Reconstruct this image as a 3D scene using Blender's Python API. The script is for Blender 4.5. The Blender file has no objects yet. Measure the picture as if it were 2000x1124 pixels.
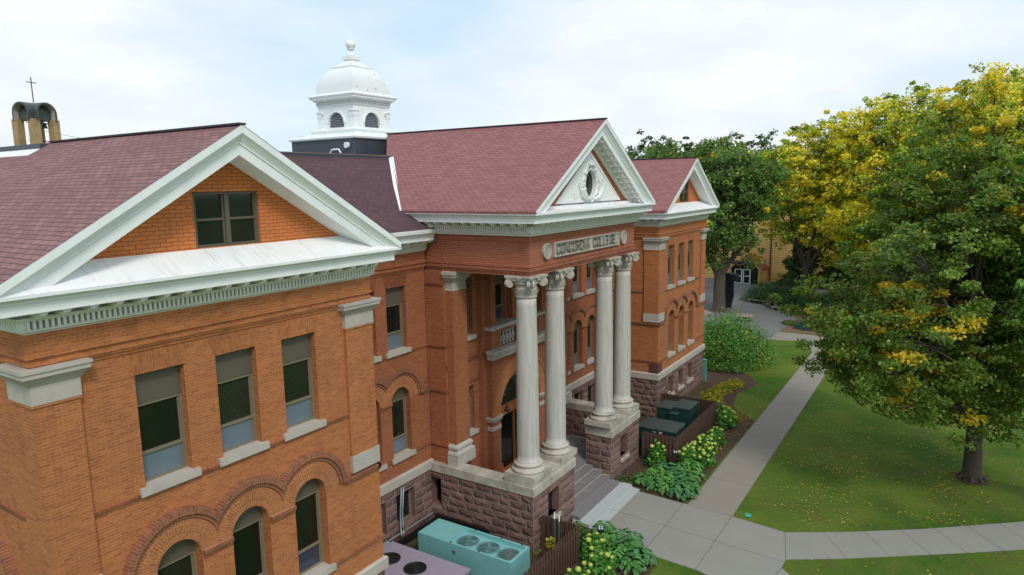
import bpy, math, random
import numpy as np
from mathutils import Vector, Matrix
from mathutils.geometry import tessellate_polygon
random.seed(7)
RNG = np.random.default_rng(11)
S = bpy.context.scene
C = S.collection
R = math.radians

# ------------------------------------------------------------------ camera, sky, sun, exposure
cam_d = bpy.data.cameras.new('camera')
cam = bpy.data.objects.new('camera', cam_d); C.objects.link(cam); S.camera = cam
def cam_matrix(yaw, pitch, roll, loc):
    cy, sy, cp, sp = math.cos(yaw), math.sin(yaw), math.cos(pitch), math.sin(pitch)
    f = Vector((sy*cp, cy*cp, -sp)); r = Vector((cy, -sy, 0)); u = r.cross(f)
    cr, sr = math.cos(roll), math.sin(roll)
    r2 = r*cr + u*sr; u2 = -r*sr + u*cr
    m = Matrix((( r2.x, u2.x, -f.x, loc[0]), (r2.y, u2.y, -f.y, loc[1]), (r2.z, u2.z, -f.z, loc[2]), (0, 0, 0, 1)))
    return m
cam.matrix_world = cam_matrix(R(57.25692), R(8.6323), R(-0.93539), (-6.2162, -15.9146, 15.7757))
cam_d.sensor_width = 36; cam_d.lens = 36*1336.05/2000
cam_d.clip_start = 0.1; cam_d.clip_end = 3000

SUN_EL, SUN_AZ = 48, 215          # azimuth measured clockwise from +Y
w = bpy.data.worlds.new('World'); S.world = w; w.use_nodes = True
nt = w.node_tree; N = nt.nodes; Lk = nt.links; N.clear()
sky = N.new('ShaderNodeTexSky'); sky.sky_type = 'NISHITA'; sky.sun_disc = False
sky.sun_elevation = R(SUN_EL); sky.sun_rotation = R(SUN_AZ); sky.air_density = 1.0; sky.dust_density = 0.6
tc = N.new('ShaderNodeTexCoord'); mp = N.new('ShaderNodeMapping')
mp.inputs['Scale'].default_value = (0.9, 0.9, 2.6); mp.inputs['Location'].default_value = (8.3, 4.4, 3.3)
nz = N.new('ShaderNodeTexNoise'); nz.inputs['Scale'].default_value = 2.2; nz.inputs['Detail'].default_value = 5
nz.inputs['Roughness'].default_value = 0.42; nz.inputs['Distortion'].default_value = 0.35
rp = N.new('ShaderNodeValToRGB'); rp.color_ramp.elements[0].position = 0.40; rp.color_ramp.elements[1].position = 0.61
rp.color_ramp.elements[0].color = (0.30, 0.30, 0.30, 1)
mx = N.new('ShaderNodeMix'); mx.data_type = 'RGBA'
mx.inputs['B'].default_value = (8.6, 8.95, 9.2, 1)
bg = N.new('ShaderNodeBackground'); bg.inputs['Strength'].default_value = 0.105
out = N.new('ShaderNodeOutputWorld')
Lk.new(tc.outputs['Generated'], mp.inputs['Vector']); Lk.new(mp.outputs['Vector'], nz.inputs['Vector'])
Lk.new(nz.outputs['Fac'], rp.inputs['Fac']); Lk.new(rp.outputs['Color'], mx.inputs['Factor'])
mb_ = N.new('ShaderNodeMix'); mb_.data_type = 'RGBA'; mb_.inputs['Factor'].default_value = 0.8; mb_.inputs['B'].default_value = (5.0, 7.4, 9.3, 1)
Lk.new(sky.outputs['Color'], mb_.inputs['A']); Lk.new(mb_.outputs['Result'], mx.inputs['A'])
n2 = N.new('ShaderNodeTexNoise'); n2.inputs['Scale'].default_value = 4.2; n2.inputs['Detail'].default_value = 6; n2.inputs['Roughness'].default_value = 0.55; Lk.new(mp.outputs['Vector'], n2.inputs['Vector'])
r2 = N.new('ShaderNodeValToRGB'); r2.color_ramp.elements[0].position = 0.34; r2.color_ramp.elements[1].position = 0.60; Lk.new(n2.outputs['Fac'], r2.inputs['Fac'])
mc_ = N.new('ShaderNodeMix'); mc_.data_type = 'RGBA'; mc_.inputs['A'].default_value = (7.2, 7.95, 8.6, 1); mc_.inputs['B'].default_value = (8.7, 8.95, 9.1, 1)
Lk.new(r2.outputs['Color'], mc_.inputs['Factor']); Lk.new(mc_.outputs['Result'], mx.inputs['B']); Lk.new(mx.outputs['Result'], bg.inputs['Color']); Lk.new(bg.outputs['Background'], out.inputs['Surface'])
sd = bpy.data.lights.new('sun', 'SUN'); so = bpy.data.objects.new('sun', sd); C.objects.link(so)
sd.energy = 1.7; sd.angle = R(14); sd.color = (1, 0.95, 0.86)
dirv = Vector((math.sin(R(SUN_AZ))*math.cos(R(SUN_EL)), math.cos(R(SUN_AZ))*math.cos(R(SUN_EL)), math.sin(R(SUN_EL))))
so.rotation_euler = dirv.to_track_quat('Z', 'Y').to_euler()
S.view_settings.view_transform = 'Standard'; S.view_settings.look = 'None'; S.view_settings.gamma = 1
S.view_settings.exposure = 0.12

# ------------------------------------------------------------------ helpers
def tag(o, label=None, cat=None, group=None, kind=None):
    if label: o['label'] = label
    if cat: o['category'] = cat
    if group: o['group'] = group
    if kind: o['kind'] = kind
    return o
def empty(name, loc=(0, 0, 0), rz=0):
    o = bpy.data.objects.new(name, None); C.objects.link(o); o.location = loc; o.rotation_euler = (0, 0, rz)
    o.empty_display_size = 0.3
    return o
class MB:
    """collects polygons; build() links them as one mesh object"""
    def __init__(s): s.v = []; s.f = []; s.m = []; s.uv = {}; s.smooth = set()
    def add(s, verts, faces, mi=0, uvs=None, smooth=False):
        b = len(s.v); s.v += [tuple(p) for p in verts]
        for i, f in enumerate(faces):
            k = len(s.f); s.f.append([b+j for j in f]); s.m.append(mi)
            if uvs: s.uv[k] = uvs[i]
            if smooth: s.smooth.add(k)
    def box(s, x0, y0, z0, x1, y1, z1, mi=0, M=None):
        x0, x1 = min(x0, x1), max(x0, x1); y0, y1 = min(y0, y1), max(y0, y1); z0, z1 = min(z0, z1), max(z0, z1)
        v = [(x0,y0,z0),(x1,y0,z0),(x1,y1,z0),(x0,y1,z0),(x0,y0,z1),(x1,y0,z1),(x1,y1,z1),(x0,y1,z1)]
        if M: v = [tuple(M @ Vector(p)) for p in v]
        s.add(v, [(0,3,2,1),(4,5,6,7),(0,1,5,4),(1,2,6,5),(2,3,7,6),(3,0,4,7)], mi)
    def bar(s, a, b, w, h, mi=0, up=(0, 0, 1)):
        a = Vector(a); b = Vector(b); d = (b-a); L = d.length; d.normalize(); up = Vector(up)
        r = d.cross(up)
        if r.length < 1e-4: r = d.cross(Vector((1, 0, 0)))
        r.normalize(); u = r.cross(d)
        v = []
        for p in (a, b):
            for sx, sz in ((-1,-1),(1,-1),(1,1),(-1,1)): v.append(p + r*sx*w/2 + u*sz*h/2)
        s.add(v, [(0,1,2,3),(7,6,5,4),(0,4,5,1),(1,5,6,2),(2,6,7,3),(3,7,4,0)], mi)
    def tube(s, pts, rad, n=8, mi=0, cap=True, smooth=True):
        pts = [Vector(p) for p in pts]
        if not hasattr(rad, '__len__'): rad = [rad]*len(pts)
        rings = []; prev = None
        for i, p in enumerate(pts):
            d = (pts[min(i+1, len(pts)-1)]-pts[max(i-1, 0)]).normalized()
            if prev is None:
                a = d.cross(Vector((0, 0, 1)));
                if a.length < 0.05: a = d.cross(Vector((1, 0, 0)))
            else: a = prev - d*prev.dot(d)
            a.normalize(); prev = a; b = d.cross(a)
            rings.append([p + (a*math.cos(t)+b*math.sin(t))*rad[i] for t in [2*math.pi*k/n for k in range(n)]])
        v = [q for r_ in rings for q in r_]; f = []
        for i in range(len(pts)-1):
            for k in range(n): f.append((i*n+k, i*n+(k+1)%n, (i+1)*n+(k+1)%n, (i+1)*n+k))
        s.add(v, f, mi, smooth=smooth)
        if cap: s.add(rings[0], [tuple(range(n))[::-1]], mi); s.add(rings[-1], [tuple(range(n))], mi)
    def lathe(s, prof, cx, cy, n=24, mi=0, sq=False, smooth=True):
        if sq: n = 4
        off = math.pi/4 if sq else 0; k2 = math.sqrt(2) if sq else 1
        v = []; f = []
        for r_, z in prof:
            for k in range(n):
                t = off+2*math.pi*k/n; v.append((cx+r_*k2*math.cos(t), cy+r_*k2*math.sin(t), z))
        for i in range(len(prof)-1):
            for k in range(n): f.append((i*n+k, i*n+(k+1)%n, (i+1)*n+(k+1)%n, (i+1)*n+k))
        f.append(tuple(range(n))[::-1]); f.append(tuple((len(prof)-1)*n+k for k in range(n)))
        s.add(v, f, mi, smooth=smooth and not sq)
    def sweep(s, path, prof, mi=0, closed=False):
        """mitred moulding: path = xy polyline (outside on the right hand), prof = closed loop of (offset, z)"""
        n = len(path); P = [Vector((p[0], p[1])) for p in path]; offs = []
        for i in range(n):
            if closed: a, b = P[i-1], P[(i+1) % n]
            else: a, b = (P[i-1] if i else None), (P[i+1] if i < n-1 else None)
            def nr(p, q): d = (q-p).normalized(); return Vector((d.y, -d.x))
            if a is None: m = nr(P[i], b)
            elif b is None: m = nr(a, P[i])
            else:
                n1, n2 = nr(a, P[i]), nr(P[i], b); m = (n1+n2); m = m/ (m.dot(n1))
            offs.append(m)
        k = len(prof); v = []
        for i in range(n):
            for o, z in prof: v.append((P[i].x+offs[i].x*o, P[i].y+offs[i].y*o, z))
        f = []
        for i in range(n if closed else n-1):
            j = (i+1) % n
            for q in range(k): f.append((i*k+q, j*k+q, j*k+(q+1)%k, i*k+(q+1)%k))
        if not closed: f.append(tuple(range(k))[::-1]); f.append(tuple((n-1)*k+q for q in range(k)))
        s.add(v, f, mi)
    def prism(s, loop, fn, d0, d1, mi=0):
        """loop of 2d points, fn(a,b,d)->xyz, extruded from d0 to d1"""
        n = len(loop)
        tri = tessellate_polygon([[Vector((a, b, 0)) for a, b in loop]])
        v = [fn(a, b, d0) for a, b in loop]+[fn(a, b, d1) for a, b in loop]
        f = [tuple(t) for t in tri]+[tuple(n+q for q in t[::-1]) for t in tri]
        f += [(i, (i+1)%n, n+(i+1)%n, n+i) for i in range(n)]
        s.add(v, f, mi)
    def panel(s, outer, holes, fn, d0, d1, mi=0, reveal=True, mi_rev=None, rim=False):
        """flat wall with holes at depth d0, hole reveals going to d1"""
        loops = [outer]+holes
        flat = [p for l in loops for p in l]
        tri = tessellate_polygon([[Vector((a, b, 0)) for a, b in l] for l in loops])
        s.add([fn(a, b, d0) for a, b in flat], [tuple(t) for t in tri], mi)
        rl = (holes if reveal else []) + ([outer] if rim else [])
        for h in rl:
            n = len(h); v = [fn(a, b, d0) for a, b in h]+[fn(a, b, d1) for a, b in h]
            s.add(v, [(i, (i+1)%n, n+(i+1)%n, n+i) for i in range(n)], mi if mi_rev is None else mi_rev)
    def build(s, name, mats, parent=None, fixn=True):
        me = bpy.data.meshes.new(name)
        me.from_pydata(s.v, [], s.f)
        if not isinstance(mats, (list, tuple)): mats = [mats]
        for m in mats: me.materials.append(m)
        me.polygons.foreach_set('material_index', s.m)
        if s.smooth: me.polygons.foreach_set('use_smooth', [i in s.smooth for i in range(len(s.f))])
        if s.uv:
            uvl = me.uv_layers.new(name='UVMap')
            for k, u in s.uv.items():
                p = me.polygons[k]
                for q, li in enumerate(p.loop_indices): uvl.data[li].uv = u[q]
        me.validate(clean_customdata=False)
        if fixn:
            import bmesh
            b = bmesh.new(); b.from_mesh(me); bmesh.ops.recalc_face_normals(b, faces=b.faces); b.to_mesh(me); b.free()
        me.update()
        o = bpy.data.objects.new(name, me); C.objects.link(o)
        if parent: o.parent = parent
        return o

# ------------------------------------------------------------------ materials
MATS = {}
class NT:
    def __init__(s, name):
        s.m = bpy.data.materials.new(name); s.m.use_nodes = True; s.t = s.m.node_tree; s.n = s.t.nodes; s.l = s.t.links
        s.p = s.n['Principled BSDF']; MATS[name] = s.m
    def new(s, ty, **kw):
        n = s.n.new(ty)
        for k, v in kw.items():
            if hasattr(n, k): setattr(n, k, v)
            else: n.inputs[k.replace('_', ' ')].default_value = v
        return n
    def link(s, a, b): s.l.new(a, b)
    def pos(s): g = s.new('ShaderNodeNewGeometry'); return g
    def math(s, op, a, b=None, clamp=False):
        n = s.n.new('ShaderNodeMath'); n.operation = op; n.use_clamp = clamp
        for i, x in enumerate((a, b)):
            if x is None: continue
            if isinstance(x, (int, float)): n.inputs[i].default_value = x
            else: s.link(x, n.inputs[i])
        return n.outputs[0]
    def noise(s, vec, scale, detail=4, rough=0.55, dist=0.0):
        n = s.new('ShaderNodeTexNoise'); n.inputs['Scale'].default_value = scale; n.inputs['Detail'].default_value = detail
        n.inputs['Roughness'].default_value = rough; n.inputs['Distortion'].default_value = dist
        if vec is not None: s.link(vec, n.inputs['Vector'])
        return n.outputs['Fac']
    def ramp(s, fac, stops):
        r_ = s.new('ShaderNodeValToRGB'); e = r_.color_ramp.elements
        while len(e) < len(stops): e.new(0.5)
        for i, (p, c) in enumerate(stops):
            e[i].position = p; e[i].color = (c[0], c[1], c[2], 1) if hasattr(c, '__len__') else (c, c, c, 1)
        s.link(fac, r_.inputs['Fac']); return r_.outputs['Color']
    def mix(s, f, a, b, blend='MIX'):
        n = s.new('ShaderNodeMix'); n.data_type = 'RGBA'; n.blend_type = blend
        for nm, x in (('Factor', f), ('A', a), ('B', b)):
            if isinstance(x, (int, float)): n.inputs[nm].default_value = x
            elif isinstance(x, tuple): n.inputs[nm].default_value = (x[0], x[1], x[2], 1)
            else: s.link(x, n.inputs[nm])
        return n.outputs['Result']
    def bump(s, h, st, dist=0.02):
        b = s.new('ShaderNodeBump'); b.inputs['Strength'].default_value = st; b.inputs['Distance'].default_value = dist
        s.link(h, b.inputs['Height']); s.link(b.outputs['Normal'], s.p.inputs['Normal'])
    def walluv(s, scale_t=1.0, swap=False):
        g = s.pos(); sp = s.new('ShaderNodeSeparateXYZ'); s.link(g.outputs['Position'], sp.inputs[0])
        sn = s.new('ShaderNodeSeparateXYZ'); s.link(g.outputs['Normal'], sn.inputs[0])
        f = s.math('GREATER_THAN', s.math('ABSOLUTE', sn.outputs[0]), s.math('ABSOLUTE', sn.outputs[1]))
        mixn = s.new('ShaderNodeMix'); s.link(f, mixn.inputs['Factor']); s.link(sp.outputs[0], mixn.inputs['A']); s.link(sp.outputs[1], mixn.inputs['B'])
        t = s.math('MULTIPLY', sp.outputs[2], scale_t)
        c = s.new('ShaderNodeCombineXYZ'); a, b = (t, mixn.outputs[0]) if swap else (mixn.outputs[0], t)
        s.link(a, c.inputs[0]); s.link(b, c.inputs[1]); return c.outputs[0], g.outputs['Position'], sp
def simple(name, col, rough=0.6, metal=0.0, var=0.12, vs=3.0, bump=0.0, spec=0.5):
    m = NT(name); g = m.pos()
    f = m.noise(g.outputs['Position'], vs, 5)
    c = m.mix(f, tuple(x*(1-var) for x in col), tuple(min(1, x*(1+var)) for x in col))
    m.link(c, m.p.inputs['Base Color']); m.p.inputs['Roughness'].default_value = rough; m.p.inputs['Metallic'].default_value = metal
    m.p.inputs['Specular IOR Level'].default_value = spec
    if bump: m.bump(m.noise(g.outputs['Position'], vs*6, 4), bump)
    return m.m
def bricknode(m, vec, c1, c2, mort, bw, rh, ms, off=0.5, sm=0.1, bias=0.0):
    b = m.new('ShaderNodeTexBrick'); b.offset = off; b.inputs['Scale'].default_value = 1
    b.inputs['Color1'].default_value = (*c1, 1); b.inputs['Color2'].default_value = (*c2, 1); b.inputs['Mortar'].default_value = (*mort, 1)
    b.inputs['Mortar Size'].default_value = ms; b.inputs['Mortar Smooth'].default_value = sm; b.inputs['Bias'].default_value = bias
    b.inputs['Brick Width'].default_value = bw; b.inputs['Row Height'].default_value = rh
    m.link(vec, b.inputs['Vector']); return b
def brick(name, c1, c2, mort, swap=False, bw=0.215, rh=0.0745, ms=0.0065, uv=False, stain=0.35):
    m = NT(name); vec, pos, sp = m.walluv(1.0, swap)
    if uv:
        u = m.new('ShaderNodeUVMap'); vec = u.outputs[0]
    b = bricknode(m, vec, c1, c2, mort, bw, rh, ms)
    n1 = m.noise(pos, 0.55, 5, 0.6); n2 = m.noise(pos, 5, 4, 0.7)
    c = m.mix(m.ramp(n1, [(0.35, 0.0), (0.75, 1.0)]), b.outputs['Color'], m.mix(1.0, b.outputs['Color'], (1.0-stain, 1.0-stain*0.95, 1.0-stain*0.8), 'MULTIPLY'))
    c = m.mix(m.math('MULTIPLY', m.ramp(n2, [(0.55, 0.0), (0.8, 1.0)]), 0.35), c, m.mix(1.0, c, (0.72, 0.66, 0.62), 'MULTIPLY'))
    mc = m.new('ShaderNodeMapping'); mc.inputs['Scale'].default_value = (1.6, 1.6, 8.0); m.link(pos, mc.inputs['Vector'])
    n3 = m.noise(mc.outputs[0], 1.0, 6, 0.75)
    c = m.mix(m.math('MULTIPLY', m.ramp(n3, [(0.50, 0.0), (0.72, 1.0)]), 0.6), c, m.mix(1.0, c, (0.66, 0.60, 0.58), 'MULTIPLY'))
    c = m.mix(m.math('MULTIPLY', m.ramp(n3, [(0.28, 1.0), (0.42, 0.0)]), 0.4), c, m.mix(1.0, c, (1.25, 1.22, 1.15), 'MULTIPLY'))
    mv = m.new('ShaderNodeMapping'); mv.inputs['Scale'].default_value = (2.6, 2.6, 0.28); m.link(pos, mv.inputs['Vector'])
    n4 = m.noise(mv.outputs[0], 1.0, 6, 0.7)
    c = m.mix(m.math('MULTIPLY', m.ramp(n4, [(0.54, 0.0), (0.72, 1.0)]), 0.45), c, m.mix(1.0, c, (0.62, 0.58, 0.56), 'MULTIPLY'))
    m.link(c, m.p.inputs['Base Color']); m.p.inputs['Roughness'].default_value = 0.85
    m.bump(m.math('SUBTRACT', 1.0, b.outputs['Fac']), 0.35, 0.008)
    return m.m
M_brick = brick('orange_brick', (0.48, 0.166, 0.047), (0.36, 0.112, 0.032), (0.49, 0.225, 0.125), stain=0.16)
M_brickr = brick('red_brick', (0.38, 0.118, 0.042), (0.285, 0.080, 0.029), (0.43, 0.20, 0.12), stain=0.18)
M_brickf = brick('frieze_brick', (0.38, 0.112, 0.045), (0.31, 0.084, 0.035), (0.52, 0.26, 0.20), stain=0.2)
M_brickv = brick('soldier_brick', (0.47, 0.165, 0.047), (0.36, 0.110, 0.033), (0.48, 0.23, 0.13), swap=True, ms=0.004)
M_brickvr = brick('soldier_brick_red', (0.32, 0.088, 0.032), (0.25, 0.066, 0.026), (0.34, 0.15, 0.09), swap=True, ms=0.004)
M_arch = brick('arch_brick', (0.48, 0.175, 0.05), (0.38, 0.12, 0.035), (0.58, 0.30, 0.18), uv=True, bw=0.2, rh=0.075)
M_hood = brick('hood_brick', (0.34, 0.125, 0.055), (0.225, 0.080, 0.040), (0.44, 0.22, 0.14), uv=True, bw=0.2, rh=0.075)
M_band = brick('stained_band_brick', (0.33, 0.115, 0.042), (0.21, 0.07, 0.03), (0.42, 0.20, 0.12))
M_gable = brick('painted_gable_brick', (0.62, 0.205, 0.055), (0.57, 0.18, 0.048), (0.33, 0.045, 0.018), bw=0.30, rh=0.098, ms=0.008, stain=0.10)

def trim(name, col, streak=0.0):
    m = NT(name); g = m.pos(); mp_ = m.new('ShaderNodeMapping'); mp_.inputs['Scale'].default_value = (1.6, 1.6, 0.5)
    m.link(g.outputs['Position'], mp_.inputs['Vector'])
    a = m.noise(mp_.outputs[0], 1.3, 6, 0.6)
    c = m.mix(m.ramp(a, [(0.45, 0.0), (0.9, 1.0)]), col, (col[0]*0.86, col[1]*0.87, col[2]*0.86))
    if streak:
        m2 = m.new('ShaderNodeMapping'); m2.inputs['Scale'].default_value = (9, 0.7, 0.7); m.link(g.outputs['Position'], m2.inputs['Vector'])
        s_ = m.noise(m2.outputs[0], 1.2, 6, 0.65)
        sp = m.noise(g.outputs['Position'], 0.45, 3)
        f = m.math('MULTIPLY', m.ramp(s_, [(0.5, 0.0), (0.75, 1.0)]), m.math('MULTIPLY', m.ramp(sp, [(0.45, 0.0), (0.62, 1.0)]), streak))
        c = m.mix(f, c, (0.30, 0.29, 0.26))
    m.link(c, m.p.inputs['Base Color']); m.p.inputs['Roughness'].default_value = 0.5
    return m.m
M_white = trim('white_trim', (0.83, 0.86, 0.87))
M_dent = trim('cream_trim', (0.74, 0.75, 0.71))
M_dentb = trim('shaded_gap_trim', (0.36, 0.36, 0.33))  # backing between dentils and brackets, gap shade put into its colour
M_deck = trim('white_metal_deck', (0.82, 0.83, 0.84), 0.6)
M_stucco = trim('white_stucco', (0.80, 0.82, 0.82))

def limestone(name, col, dirt, amt):
    m = NT(name); g = m.pos(); a = m.noise(g.outputs['Position'], 1.1, 7, 0.65); b = m.noise(g.outputs['Position'], 14, 4)
    sn = m.new('ShaderNodeSeparateXYZ'); m.link(g.outputs['Normal'], sn.inputs[0])
    c = m.mix(b, tuple(x*0.92 for x in col), tuple(x*1.06 for x in col))
    f = m.math('MULTIPLY', m.ramp(a, [(0.42, 0.0), (0.68, 1.0)]), amt)
    c = m.mix(f, c, dirt)
    m.link(c, m.p.inputs['Base Color']); m.p.inputs['Roughness'].default_value = 0.8; m.bump(b, 0.15, 0.01)
    return m.m
M_lime = limestone('limestone', (0.47, 0.43, 0.385), (0.30, 0.28, 0.24), 0.55)
M_limec = limestone('weathered_limestone', (0.48, 0.45, 0.39), (0.17, 0.16, 0.115), 0.8)
def colmat():
    m = NT('column_stone'); g = m.pos(); oi = m.new('ShaderNodeObjectInfo')
    va = m.new('ShaderNodeVectorMath'); va.operation = 'ADD'; m.link(g.outputs['Position'], va.inputs[0]); m.link(oi.outputs['Random'], va.inputs[1])
    mp_ = m.new('ShaderNodeMapping'); mp_.inputs['Scale'].default_value = (1.2, 1.2, 0.35); m.link(va.outputs[0], mp_.inputs['Vector'])
    wv = m.new('ShaderNodeTexWave'); wv.inputs['Scale'].default_value = 1.3; wv.inputs['Distortion'].default_value = 9; wv.inputs['Detail'].default_value = 2.5
    wv.inputs['Detail Scale'].default_value = 0.8; m.link(mp_.outputs[0], wv.inputs['Vector'])
    a = m.noise(mp_.outputs[0], 2.2, 6, 0.6)
    c = m.mix(m.math('MULTIPLY', m.ramp(wv.outputs['Fac'], [(0.25, 0.0), (0.9, 1.0)]), 0.5), (0.50, 0.48, 0.45), (0.39, 0.375, 0.345))
    c = m.mix(m.math('MULTIPLY', m.ramp(a, [(0.5, 0.0), (0.75, 1.0)]), 0.5), c, (0.34, 0.325, 0.29))
    m.link(c, m.p.inputs['Base Color']); m.p.inputs['Roughness'].default_value = 0.65; return m.m
M_col = colmat()
def stone():
    m = NT('purple_rock_faced_stone'); g = m.pos(); a = m.noise(g.outputs['Position'], 2.0, 7, 0.7); b = m.noise(g.outputs['Position'], 9, 7, 0.7)
    at = m.new('ShaderNodeAttribute'); at.attribute_name = 'Col'
    c = m.mix(a, (0.130, 0.066, 0.056), (0.245, 0.143, 0.118)); c = m.mix(1.0, c, at.outputs['Color'], 'MULTIPLY')
    m.link(c, m.p.inputs['Base Color']); m.p.inputs['Roughness'].default_value = 0.9; m.bump(b, 0.8, 0.05); return m.m
M_stone = stone()
M_mortar = simple('stone_mortar', (0.31, 0.27, 0.26), 0.9)
def shingle(name, c1, c2, gap, k, patch=0.3):
    m = NT(name); vec, pos, sp = m.walluv(k)
    b = bricknode(m, vec, c1, c2, gap, 0.36, 0.16, 0.013, sm=0.2)
    n1 = m.noise(pos, 0.5, 5, 0.6); n2 = m.noise(pos, 2.6, 5, 0.7)
    c = m.mix(m.math('MULTIPLY', m.ramp(n1, [(0.35, 0.0), (0.7, 1.0)]), patch), b.outputs['Color'], tuple(x*0.6 for x in c2))
    c = m.mix(m.math('MULTIPLY', n2, 0.35), c, m.mix(1.0, c, (0.75, 0.75, 0.8), 'MULTIPLY'))
    m.link(c, m.p.inputs['Base Color']); m.p.inputs['Roughness'].default_value = 0.9
    m.bump(m.math('SUBTRACT', 1.0, b.outputs['Fac']), 0.5, 0.01); return m.m
M_shing = shingle('red_shingles', (0.345, 0.148, 0.146), (0.272, 0.106, 0.107), (0.09, 0.04, 0.045), 1.9, 0.22)
M_shingn = shingle('dusty_red_shingles', (0.315, 0.160, 0.158), (0.228, 0.106, 0.108), (0.06, 0.036, 0.042), 1.95, 0.35)
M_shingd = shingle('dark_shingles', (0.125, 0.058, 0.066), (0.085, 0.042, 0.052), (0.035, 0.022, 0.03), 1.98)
M_ridge = simple('dark_ridge_cap', (0.05, 0.035, 0.045), 0.8)
M_memb = simple('dark_roof_membrane', (0.055, 0.065, 0.085), 0.45, var=0.3, vs=1.2)
M_rim = simple('brown_roof_edge', (0.20, 0.165, 0.14), 0.6, var=0.2)
M_olive = simple('olive_panel', (0.105, 0.092, 0.066), 0.55, var=0.1)
M_frame = simple('taupe_window_frame', (0.20, 0.17, 0.115), 0.5, var=0.08)
M_blue = simple('pale_blue_panel', (0.135, 0.180, 0.220), 0.18, var=0.18, vs=1.5, spec=0.6)
M_dblue = simple('dark_blue_panel', (0.045, 0.055, 0.085), 0.12, var=0.3, vs=1.5)
def glass():
    m = NT('dark_window_glass'); g = m.pos(); sp = m.new('ShaderNodeSeparateXYZ'); m.link(g.outputs['Position'], sp.inputs[0])
    w_ = m.math('FRACT', m.math('MULTIPLY', sp.outputs[2], 18.0)); oi = m.new('ShaderNodeObjectInfo')
    l = m.ramp(w_, [(0.0, 0.0), (0.5, 1.0), (1.0, 0.0)])
    f = m.math('MULTIPLY', l, m.math('MULTIPLY', m.noise(g.outputs['Position'], 0.8, 3), m.math('MULTIPLY', oi.outputs['Random'], 2.2)), clamp=True)
    c = m.mix(f, (0.005, 0.007, 0.006), (0.040, 0.050, 0.034))
    m.link(c, m.p.inputs['Base Color']); m.p.inputs['Roughness'].default_value = 0.04; m.p.inputs['Specular IOR Level'].default_value = 0.5
    m.bump(m.noise(g.outputs['Position'], 1.2, 2), 0.06, 0.05); return m.m
M_glass = glass()
M_gplain = simple('plain_dark_glass', (0.012, 0.016, 0.016), 0.06, var=0.5, vs=1.5, spec=0.6)
M_wood = simple('varnished_oak', (0.27, 0.095, 0.03), 0.4, var=0.3, vs=4)
M_porch = simple('porch_floor_stone', (0.20, 0.19, 0.19), 0.85, var=0.15)
M_step = simple('dark_granite_step', (0.19, 0.18, 0.185), 0.8, var=0.25, vs=6)
M_concl = simple('pale_concrete', (0.40, 0.43, 0.43), 0.85, var=0.12, vs=4)
def concrete(name, col, joint=None):
    m = NT(name); g = m.pos(); a = m.noise(g.outputs['Position'], 0.5, 6, 0.6); b = m.noise(g.outputs['Position'], 22, 4, 0.7); d = m.noise(g.outputs['Position'], 2.2, 5, 0.7)
    c = m.mix(a, tuple(x*0.86 for x in col), tuple(x*1.12 for x in col)); c = m.mix(m.math('MULTIPLY', b, 0.3), c, (col[0]*0.6, col[1]*0.6, col[2]*0.6))
    c = m.mix(m.math('MULTIPLY', m.ramp(d, [(0.58, 0.0), (0.75, 1.0)]), 0.35), c, tuple(x*0.6 for x in col))
    m.link(c, m.p.inputs['Base Color']); m.p.inputs['Roughness'].default_value = 0.9; m.bump(b, 0.2, 0.01); return m.m
M_conc = concrete('sidewalk_concrete', (0.275, 0.247, 0.213))
M_conc2 = concrete('grey_concrete', (0.28, 0.272, 0.245))
M_conc3 = concrete('dark_court_concrete', (0.17, 0.175, 0.175))
M_joint = simple('dark_joint_strip', (0.07, 0.06, 0.055), 0.9)  # own dark colour of the thin paving joints
def grass():
    m = NT('lawn_grass'); g = m.pos(); P = g.outputs['Position']
    a = m.noise(P, 0.16, 6, 0.62, 0.4); b = m.noise(P, 1.6, 7, 0.7); d = m.noise(P, 30, 4, 0.8)
    c = m.mix(m.ramp(a, [(0.38, 0.0), (0.62, 1.0)]), (0.056, 0.155, 0.014), (0.170, 0.240, 0.032))
    c = m.mix(m.math('MULTIPLY', m.ramp(b, [(0.42, 0.0), (0.75, 1.0)]), 0.55), c, (0.165, 0.165, 0.055))
    c = m.mix(m.ramp(d, [(0.3, 0.0), (0.7, 1.0)]), m.mix(1.0, c, (0.55, 0.6, 0.55), 'MULTIPLY'), m.mix(1.0, c, (1.35, 1.3, 1.3), 'MULTIPLY'))
    e_ = m.noise(P, 0.42, 7, 0.75, 0.8); f_ = m.noise(P, 6.0, 5, 0.8)
    c = m.mix(m.math('MULTIPLY', m.ramp(e_, [(0.46, 0.0), (0.66, 1.0)]), 0.42), c, (0.125, 0.112, 0.036))
    c = m.mix(m.math('MULTIPLY', m.ramp(f_, [(0.42, 0.0), (0.62, 1.0)]), 0.55), c, m.mix(1.0, c, (0.50, 0.56, 0.5), 'MULTIPLY'))
    m.link(c, m.p.inputs['Base Color']); m.p.inputs['Roughness'].default_value = 0.95; m.p.inputs['Specular IOR Level'].default_value = 0.15
    m.bump(d, 0.9, 0.06); return m.m
M_grass = grass()
def mulch():
    m = NT('bark_mulch'); g = m.pos(); P = g.outputs['Position']; a = m.noise(P, 1.2, 5); b = m.noise(P, 26, 5, 0.8)
    c = m.mix(m.ramp(b, [(0.35, 0.0), (0.7, 1.0)]), (0.035, 0.018, 0.012), (0.15, 0.080, 0.048)); c = m.mix(m.math('MULTIPLY', a, 0.5), c, (0.10, 0.06, 0.035))
    m.link(c, m.p.inputs['Base Color']); m.p.inputs['Roughness'].default_value = 0.95; m.bump(b, 1.0, 0.06); return m.m
M_mulch = mulch()
M_soil = simple('dark_damp_soil', (0.05, 0.042, 0.022), 0.95, var=0.5, vs=3, bump=0.4)
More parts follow.
